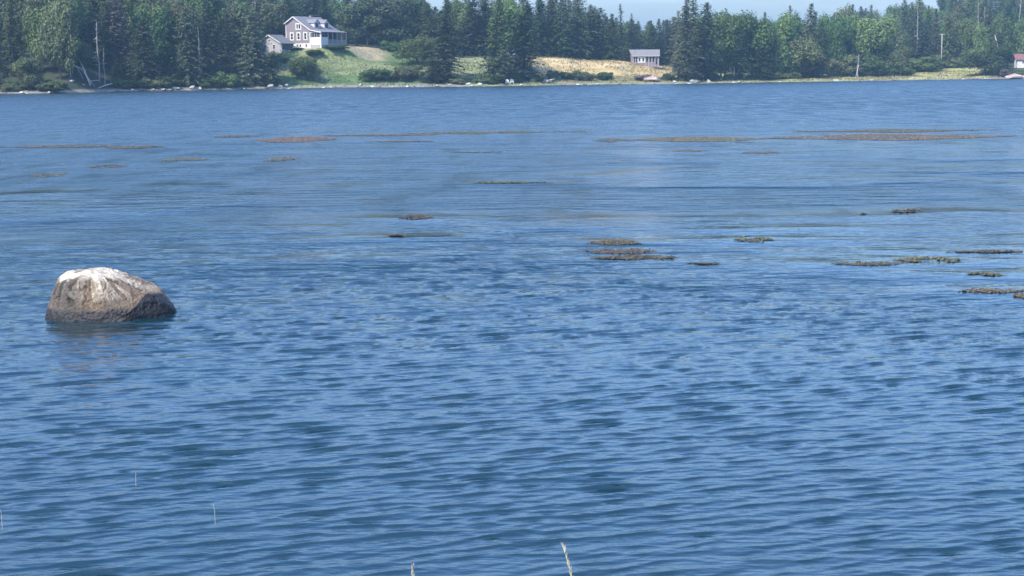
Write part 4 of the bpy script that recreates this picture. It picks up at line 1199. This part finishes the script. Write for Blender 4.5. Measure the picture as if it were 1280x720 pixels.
for a in (
    (868, 4.5, 15, 5.0, 'pale_rock', 'largest white rock, a low wedge on the beach below the wooded point'),
    (886, 3.0, 6, 5.0, 'pale_rock', 'upright white rock just right of the white wedge on the beach'),
    (843, 5, 5, 3, 'pale_rock', 'small white rock left of the white wedge on the beach'),
    (924, 1.5, 6, 2, 'pale_rock', 'flat white stone at the waterline right of the upright white rock'),
    (338, 2.0, 12, 5, 'pale_rock', 'pinkish white slab at the waterline under the ragged grey spruce'),
    (350, 3.0, 7, 3.5, 'pale_rock', 'white rock between the pinkish slab and the green bank'),
    (358, 3.5, 8, 4, 'pale_rock', 'white rock at the left foot of the green bank'),
    (413, .6, 4, 2.4, 'pale_rock', 'little white stone at the waterline left of the egg shaped one'),
    (465, 1.2, 7, 3.8, 'pale_rock', 'egg shaped white rock at the waterline below the green bank'),
    (509, .8, 6, 2.6, 'pale_rock', 'white stone at the waterline below the brownish bush'),
    (450, 4, 4, 3, 'pale_rock', 'small white stone on the grass above the egg shaped rock'),
    (240, 2.5, 10, 5, 'pale_rock', 'pale rock in the left of the cluster beneath the left wood'),
    (250, 2.0, 6, 4, 'pale_rock', 'bright little rock at the right end of the cluster beneath the left wood'),
    (219, 2.5, 12, 4, 'pale_rock', 'grey white ledge rock beneath the layered greyish spruce'),
    (203, 1.6, 9, 3, 'pale_rock', 'flat pale ledge at the waterline left of the grey white ledge rock'),
    (212, 1.2, 8, 2.6, 'dark_rock', 'dark stained rock between two pale ledges on the left shore'),
    (176, 1.5, 8, 3, 'dark_rock', 'dark stained rock below the broad blackish spruce'),
    (165, 1.8, 6, 2.6, 'pale_rock', 'pale stone below the broad blackish spruce'),
    (90, 1.2, 7, 3.0, 'pale_rock', 'pale stone at the waterline beneath the fallen bleached trunks'),
    (78, 1.5, 9, 2.6, 'pale_rock', 'flat pale stone left of the fallen bleached trunks'),
    (26, 1.5, 8, 2.6, 'pale_rock', 'flat pale stone below the olive dome shaped willow'),
    (585, 3.5, 7, 3.4, 'pale_rock', 'white rock at the left foot of the twin shore spruces'),
    (600, 3.5, 10, 3.0, 'pale_rock', 'flat white rock in front of the twin shore spruces'),
    (651, 1.0, 5, 3.2, 'pale_rock', 'small white block at the waterline right of the garden chairs'),
    (722, .8, 8, 2, 'pale_rock', 'low white stone on the beach below the meadow thicket'),
    (746, .8, 7, 2, 'pale_rock', 'pale stone on the beach right of another below the meadow thicket'),
    (1043, .8, 5, 3.0, 'pale_rock', 'white stone at the waterline at the left end of the salt meadow'),
    (1266, 1.8, 26, 7, 'pink_rock', 'long pinkish ledge at the waterline below the red roofed building'),
    (1280, 1.5, 12, 5, 'pink_rock', 'pinkish rock at the right edge of the picture'),
    (816, 9, 24, 8, 'pink_rock', 'pinkish outcrop in the grass below the cottage'),
): rock(*a)
for i in range(60):
    px = 5 + 1270 * ((i * .618 + .1) % 1) ; mt_ = random.choice(['dark_rock', 'dark_rock', 'pale_rock'])
    o = rock(px, random.uniform(.1, 2.6), random.uniform(2.5, 6.5), random.uniform(1.2, 2.6), mt_,
         'small nondescript stone on the narrow beach of the far shore', 'small stones along the far beach')
    BACK.append((px, px, 'stone', mt_, 2, o))

def log(px0, t0, z0, px1, t1, z1, r, label, name='fallen_trunk', cat='log', mid=None, mat='bleached'):
    a = spot(px0, t0); b = spot(px1, t1); A = a + Vector((0, 0, z0)); B = b + Vector((0, 0, z1))
    m_ = (A + B) / 2 + Vector(mid or (0, 0, .1))
    o = MB().tube([(0, 0, 0), m_ - A, B - A], [r, r * .85, r * .5], 7).build(name, M[mat], None, True); o.location = A
    return tag(o, label, cat)
log(113, 5, .1, 99, 7, 4.7, .22, 'thick bleached fallen trunk leaning steeply up to the left on the left shore')
log(107, 6, 2.3, 88, 6, 3.2, .15, 'bleached fallen trunk lying nearly level across the steep leaning one')
log(88, 6, 3.2, 89, 5, .4, .12, 'short bleached broken limb hanging at the left end of the level trunk')
log(118, 5, .2, 101, 6, 2.2, .07, 'thin bleached broken branch crossing under the level fallen trunk')
log(96, 6, 2.8, 104, 5, .3, .07, 'thin bleached branch hanging from the middle of the level trunk')
log(140, 4, 1.4, 122, 4, .2, .14, 'bleached log sloping to the waterline right of the steep trunk')
log(112, 6, .6, 125, 7, 1.4, .09, 'thin grey stick propped right of the steep bleached trunk')
log(1248.5, 30, 5.5, 1241.5, 32, 12.3, .16, 'pale dead pole leaning left above the spreading shore tree', 'dead_tree', 'dead tree')
log(917, 13, -.2, 917.5, 13, 4.4, .15, 'short pale birch stem at the wood edge behind the beach', 'birch_trunk', 'tree trunk', (.05, 0, 0))
log(1069, 12, -.2, 1073, 12, 4.5, .08, 'bare pale sapling in the thicket behind the salt meadow', 'bare_sapling', 'sapling')
log(683, 5, .4, 694, 5, 1.2, .22, 'pale driftwood log at the left foot of the straw meadow', 'driftwood_log')

BARE = [bare_mesh(400 + i, 12, 1.9) for i in range(3)]
def snag(px, t, bot, top, w, label):
    p = spot(px, t); z0 = p.z if bot is None else at_y(px, bot, p.y).z
    hh = at_y(px, top, p.y).z - p.z
    br, tr = random.choice(BARE)
    e = empty('dead_tree', tuple(p), random.uniform(0, 6.28)); sxy = w * p.y / FPX / 3.8
    e.scale = (sxy, sxy, hh / 12.0)
    link('trunk', tr, e); link('branches', br, e); tag(e, label, 'dead tree')
snag(124, 11, None, 28, 20, 'dead grey snag with bare twigs behind the fallen bleached trunks')
snag(131, 9, None, 60, 12, 'short bare grey stem right of the twiggy grey snag')
snag(250, 20, None, 34, 12, 'bare pale stem among the dark spruces of the left wood')
snag(1145, 50, None, 5, 12, 'tall pale snag on the wooded slope, left of the utility pole')
snag(1220, 60, None, 2, 13, 'tallest pale snag on the wooded slope, right of the utility pole')
snag(1228, 74, None, 9, 12, 'thin pale snag just right of the tallest one on the slope')
snag(1072, 22, None, 68, 18, 'bare twiggy bush tree standing in the thicket behind the salt meadow')
snag(322, 22, None, 2, 14, 'forked pale dead top above the ragged grey spruce')
snag(1272, 90, None, -4, 16, 'bare light snag cut by the right edge near the top')
snag(985, 42, None, 4, 14, 'dead brown tipped snag on the skyline of the right hand wood')
snag(788, 100, None, 14, 10, 'pale bare snag in the skyline gap left of the cottage')

def pole(px, t, top, label, arm=True):
    p = spot(px, t); hh = at_y(px, top, p.y).z - p.z
    e = empty('utility_pole', tuple(p), R(20))
    MB().tube([(0, 0, -.3), (-.08, 0, hh)], [.22, .16], 8).build('shaft', M['bark_pale'], e, True)
    if arm:
        MB().box((-1.2, -.06, hh - .55), (1.2, .06, hh - .38)).build('crossarm', M['bark_pale'], e)
        for x in (-1.05, -.4, .4, 1.05): MB().tube([(x, 0, hh - .38), (x, 0, hh - .12)], [.05, .04], 6).build('insulator', M['white'], e)
    tag(e, label, 'utility pole'); return p, hh
P1, h1 = pole(1176, 44, 42, 'weathered utility pole with crossarm standing in front of the wooded slope')
pole(335, 60, 22, 'slim pale pole rising behind the grey garage', False)

# pale garden chairs by the water
def garden_chair(px, t, label):
    p = spot(px, t); e = empty('garden_chair', tuple(p), R(8)); s = 1.0
    for i in range(5):
        x = -.32 + .16 * i; hgt = (1.10, 1.2, 1.25, 1.2, 1.10)[i]
        MB().slab([(x - .065, .30, .36), (x + .065, .30, .36), (x + .065, .62, hgt), (x - .065, .62, hgt)], .03).build('back_slat', M['white'], e)
    MB().slab([(-.33, -.35, .46), (.33, -.35, .46), (.33, .34, .34), (-.33, .34, .34)], .035).build('seat', M['white'], e)
    for sx in (-1, 1):
        MB().box((sx * .41 - .07, -.42, .62), (sx * .41 + .07, .45, .655)).build('armrest', M['white'], e)
        MB().box((sx * .38 - .03, -.40, 0), (sx * .38 + .03, -.30, .617)).build('leg', M['white'], e)
        MB().box((sx * .38 - .03, .34, 0), (sx * .38 + .03, .44, .617)).build('leg', M['white'], e)
    e.scale = (1.15, 1.15, 1.15)
    tag(e, label, 'chair', 'white garden chairs by the water')
garden_chair(634.3, 3.6, 'white slatted garden chair, left one of two before the shore spruces')
garden_chair(639.8, 3.8, 'white slatted garden chair, right one of two before the shore spruces')

def hull(px, t, ln, label, mat, rz):
    p = spot(px, t); e = empty('rowing_boat', (p.x, p.y, p.z), R(rz))
    n = 13; v = []; f = []
    for i in range(n):
        q = -1 + 2 * i / (n - 1); w = .62 * (1 - abs(q) ** 2.6) + .03; hk = .50 * (1 - .25 * q * q)
        for j in range(9):
            a = math.pi * j / 8; v.append((q * ln / 2, -w * math.cos(a), hk * math.sin(a) ** .8))
    for i in range(n - 1):
        for j in range(8): f.append((i * 9 + j, (i + 1) * 9 + j, (i + 1) * 9 + j + 1, i * 9 + j + 1))
    f += [tuple(range(9)), tuple(range((n - 1) * 9 + 8, (n - 1) * 9 - 1, -1))]
    mb = MB(); mb.v = v; mb.f = f; mb.build('hull', M[mat], e, True)
    MB().box((-ln * .42, -.03, .49), (ln * .42, .03, .56)).build('keel', M['white'], e)
    tag(e, label, 'boat')
hull(684, 8, 2.6, 'overturned yellow rowing boat on the grass beside the shore spruce', 'yellow', 5)

def lowwall(px0, px1, t, hgt, label):
    a, b = spot(px0, t), spot(px1, t); L_ = (b - a).length; n = max(2, int(L_ / .55))
    e = empty('garden_wall', tuple(a), math.atan2(b.y - a.y, b.x - a.x)); g = random.Random(px0)
    for r_ in range(2):
        for i in range(n):
            x = L_ * i / n; zz = (b.z - a.z) * i / n
            MB().box((x + .02, -.2 + g.uniform(0, .05), zz - .3 + (hgt / 2 + .15) * r_), (x + L_ / n - .02, .2, zz - .32 + (hgt / 2 + .15) * (r_ + 1))).build('stone', M['concrete'], e)
    tag(e, label, 'wall')
lowwall(366, 377, 38, .9, 'short pale stone wall below the basement windows of the house')
lowwall(390, 414, 40, .6, 'long pale low stone wall at the edge of the dry lawn below the veranda')

# tall grass on the bank, the meadow and the salt marsh
def meadow_grass():
    g = np.random.default_rng(55); n = 34000
    u = g.uniform(335, 1260, n); t = g.uniform(2.5, 66, n)
    kx_ = (u - 640) / FPX
    Y = np.full(n, 400.0)
    for _ in range(6): Y = shore_y(kx_ * Y) + t
    X = kx_ * Y; Z = ground_z(X, Y)
    ok = ~((u > 545) & (u < 660) & (t > 40)) & ~((u > 860) & (t > 36)) & ~((u > 376) & (u < 505) & (t > 26)) & (n2.fbm(X / 4, Y / 4, 3) > .42)
    X, Y, Z, u, t = X[ok], Y[ok], Z[ok], u[ok], t[ok]; n = len(X)
    straw = (u > 655) & (g.random(n) < np.where(u < 860, .8, .55)) | (g.random(n) < .12)
    for nm, sel, mt_, lab in (('green_grass', ~straw, mat_leaf('green_grass_blades', (.06, .10, .032), (.15, .20, .075)), 'green grass tufts on the bank and along the shore'),
                              ('straw_grass', straw, mat_leaf('straw_grass_blades', (.26, .21, .09), (.46, .37, .18)), 'dry straw coloured grass tufts of the meadow and salt marsh')):
        x, y, z = X[sel], Y[sel], Z[sel]; k = len(x)
        h = g.uniform(.2, .55, k); w = g.uniform(.08, .22, k); a = g.uniform(0, 3.14, k)
        ln = g.normal(0, .15, (k, 2))
        P = np.stack([np.stack([x - w * np.cos(a), y - w * np.sin(a), z - .05], -1), np.stack([x + w * np.cos(a), y + w * np.sin(a), z - .05], -1),
                      np.stack([x + ln[:, 0], y + ln[:, 1], z + h], -1)], 1)
        me = tri_mesh(nm, P, mt_)
        tag(link(nm, me), lab, kind='stuff')
meadow_grass()


# ================================================================== GRASS STEMS AT THE NEAR EDGE
def stem(px, top, D, lean, label, head=True, th=1.0, bot=None):
    th *= .72
    tip = at_y(px, top, D); g = random.Random(int(px * 7))
    root = Vector((tip.x + lean[0], D + lean[1], 2.2))
    e = empty('grass_stem', tuple(root))
    T = tip - root; n = 9
    pts = [Vector((T.x * (i / n) ** 1.5, T.y * (i / n) ** 1.5, T.z * i / n)) for i in range(n + 1)]
    MB().tube(pts, [.0016 * th * (1 - .5 * i / n) for i in range(n + 1)], 6).build('stalk', M['stem'], e, True)
    if head:
        mb = MB()
        for i in range(110):
            q = 1 - .22 * i / 110; j = q * n; a = int(min(j, n - 1)); p = pts[a].lerp(pts[a + 1], j - a)
            an = g.uniform(0, 6.28); o = Vector((math.cos(an), math.sin(an), 0)) * .0018 * th; d_ = o * 1.2 + T.normalized() * .010
            mb.tube([p + o * .3, p + o * .8 + d_ * .5, p + o + d_], [.0005 * th, .0011 * th, .0003 * th], 4)
        mb.build('seed_head', M['straw'], e)
    tag(e, label, 'grass', 'grass stems at the near edge')
stem(704.5, 684, 2.6, (.17, .02), 'pale seeded grass stem leaning left at the bottom edge, right of centre', th=1.2)
stem(516, 709, 2.6, (.0, .02), 'short pale grass tip at the bottom edge left of the leaning stem', th=1.1)


def reed(px, top, bot, label):
    w = on_z(px, bot); t = at_y(px, top, w.y); g = random.Random(int(px))
    mb = MB()
    for i in range(1):
        dx = 0
        mb.tube([(dx, 0, -.15), (dx * 1.2, 0, t.z * .6), (dx * 1.6 + g.uniform(-.01, .01), 0, t.z * g.uniform(.8, 1))], [.0022, .002, .001], 5)
    o = mb.build('reed', M['stem']); o.location = (w.x, w.y, 0); tag(o, label, 'reed', 'reeds standing in the near water')
reed(170, 590, 607, 'faint short reed standing in the water, farthest and middle one of three at lower left')
reed(269, 630, 655, 'faint thin reed standing in the water, right one of three at lower left')
reed(3, 634, 662, 'faint thin reed standing in the water at the left picture edge')


# ================================================================== NAMES FOR THE MANY: what they are and what they stand behind
MARKS = [(0, 'the left picture edge'), (36, 'the olive dome shaped willow'), (64, 'the low brownish shore bush'), (88, 'the fallen bleached trunks'), (122, 'the twiggy grey snag'),
         (150, 'the reddish dying spruce'), (180, 'the broad blackish waterline spruce'), (206, 'the pale ledge rocks'), (236, 'the layered greyish waterline spruce'),
         (262, 'the left bright shore bush'), (286, 'the right bright shore bush'), (318, 'the ragged grey waterline spruce'), (344, 'the garage'), (368, 'the house gable'),
         (395, 'the dormers'), (420, 'the veranda'), (450, 'the lawn'), (482, 'the giant hilltop evergreen'), (520, 'the rounded bank tree'), (548, 'the notch spruce'),
         (585, 'the gap in the shore spruces'), (619, 'the left twin shore spruce'), (654, 'the right twin shore spruce'), (684, 'the left meadow corner'), (712, 'the meadow thicket'),
         (740, 'the middle of the meadow'), (768, 'the falling meadow edge'), (794, 'the cottage doors'), (816, 'the cottage windows'), (838, 'the gap right of the cottage'),
         (858, 'the front spruce of the point'), (886, 'the upright white beach rock'), (917, 'the birch stem'), (945, 'the low dark beach tree'), (970, 'the light green point tree'),
         (992, 'the grey skyline spruce'), (1014, 'the tall grey skyline spruce'), (1045, 'the white waterline stone'), (1071, 'the bare sapling'), (1098, 'the light green slope tree'),
         (1122, 'the brownish small tree'), (1147, 'the tall pale snag'), (1176, 'the utility pole'), (1200, 'the right end of the salt meadow'), (1222, 'the tallest pale snag'),
         (1246, 'the leaning dead pole'), (1272, 'the red roofed building'), (1300, 'the right picture edge')]
KINDW = {'spruce': 'spruce', 'wide': 'broad spruce', 'thin': 'thin spruce', 'broad': 'round leafy tree', 'airy': 'open leafy tree', 'pine': 'evergreen', 'undergrowth': 'undergrowth bush', 'stone': 'beach stone'}
MATW = {'spruce': 'dark green', 'spruce_grey': 'grey green', 'spruce_blue': 'blackish', 'leaf': 'green', 'leaf_light': 'light green', 'leaf_olive': 'olive', 'leaf_dark': 'deep green',
        'dead': 'brown', 'dark_rock': 'dark', 'pale_rock': 'pale'}
sets = {}
for px, y, kd, mt_, lv, o in BACK:
    mk = min(MARKS, key=lambda q: abs(q[0] - px))[1]
    sets.setdefault((kd, mt_, lv, mk), []).append((y, px, o))
for (kd, mt_, lv, mk), L_ in sets.items():
    L_.sort(key=lambda q: (q[0], q[1]))
    for i, (y, px, o) in enumerate(L_):
        rank = ''
        if len(L_) > 1:
            order = ['leftmost', 'second', 'third', 'fourth', 'fifth', 'sixth'] if lv else ['nearest', 'second nearest', 'third nearest', 'fourth nearest', 'fifth nearest', 'sixth nearest']
            rank = order[min(i, 5)] + ' '
        where = {0: 'behind', 1: 'at the wood edge by', 2: 'at the waterline below'}[lv]
        o['label'] = f"{rank}{MATW[mt_]} {KINDW[kd]} {where} {mk}"

#HAZE
def build_haze():
    b = MB().box((-3300, -700, -6), (3300, 4300, 75))
    mt = bpy.data.materials.new('sea_haze'); mt.use_nodes = True
    n, l = mt.node_tree.nodes, mt.node_tree.links
    n.clear()
    o = n.new('ShaderNodeOutputMaterial'); v = n.new('ShaderNodeVolumePrincipled')
    v.inputs['Color'].default_value = HAZE_COLOR
    v.inputs['Density'].default_value = HAZE_DENSITY
    v.inputs['Anisotropy'].default_value = 0.0
    l.new(v.outputs['Volume'], o.inputs['Volume'])
    tag(b.build('haze', mt), 'thin bluish haze over the bay', kind='stuff')
build_haze()
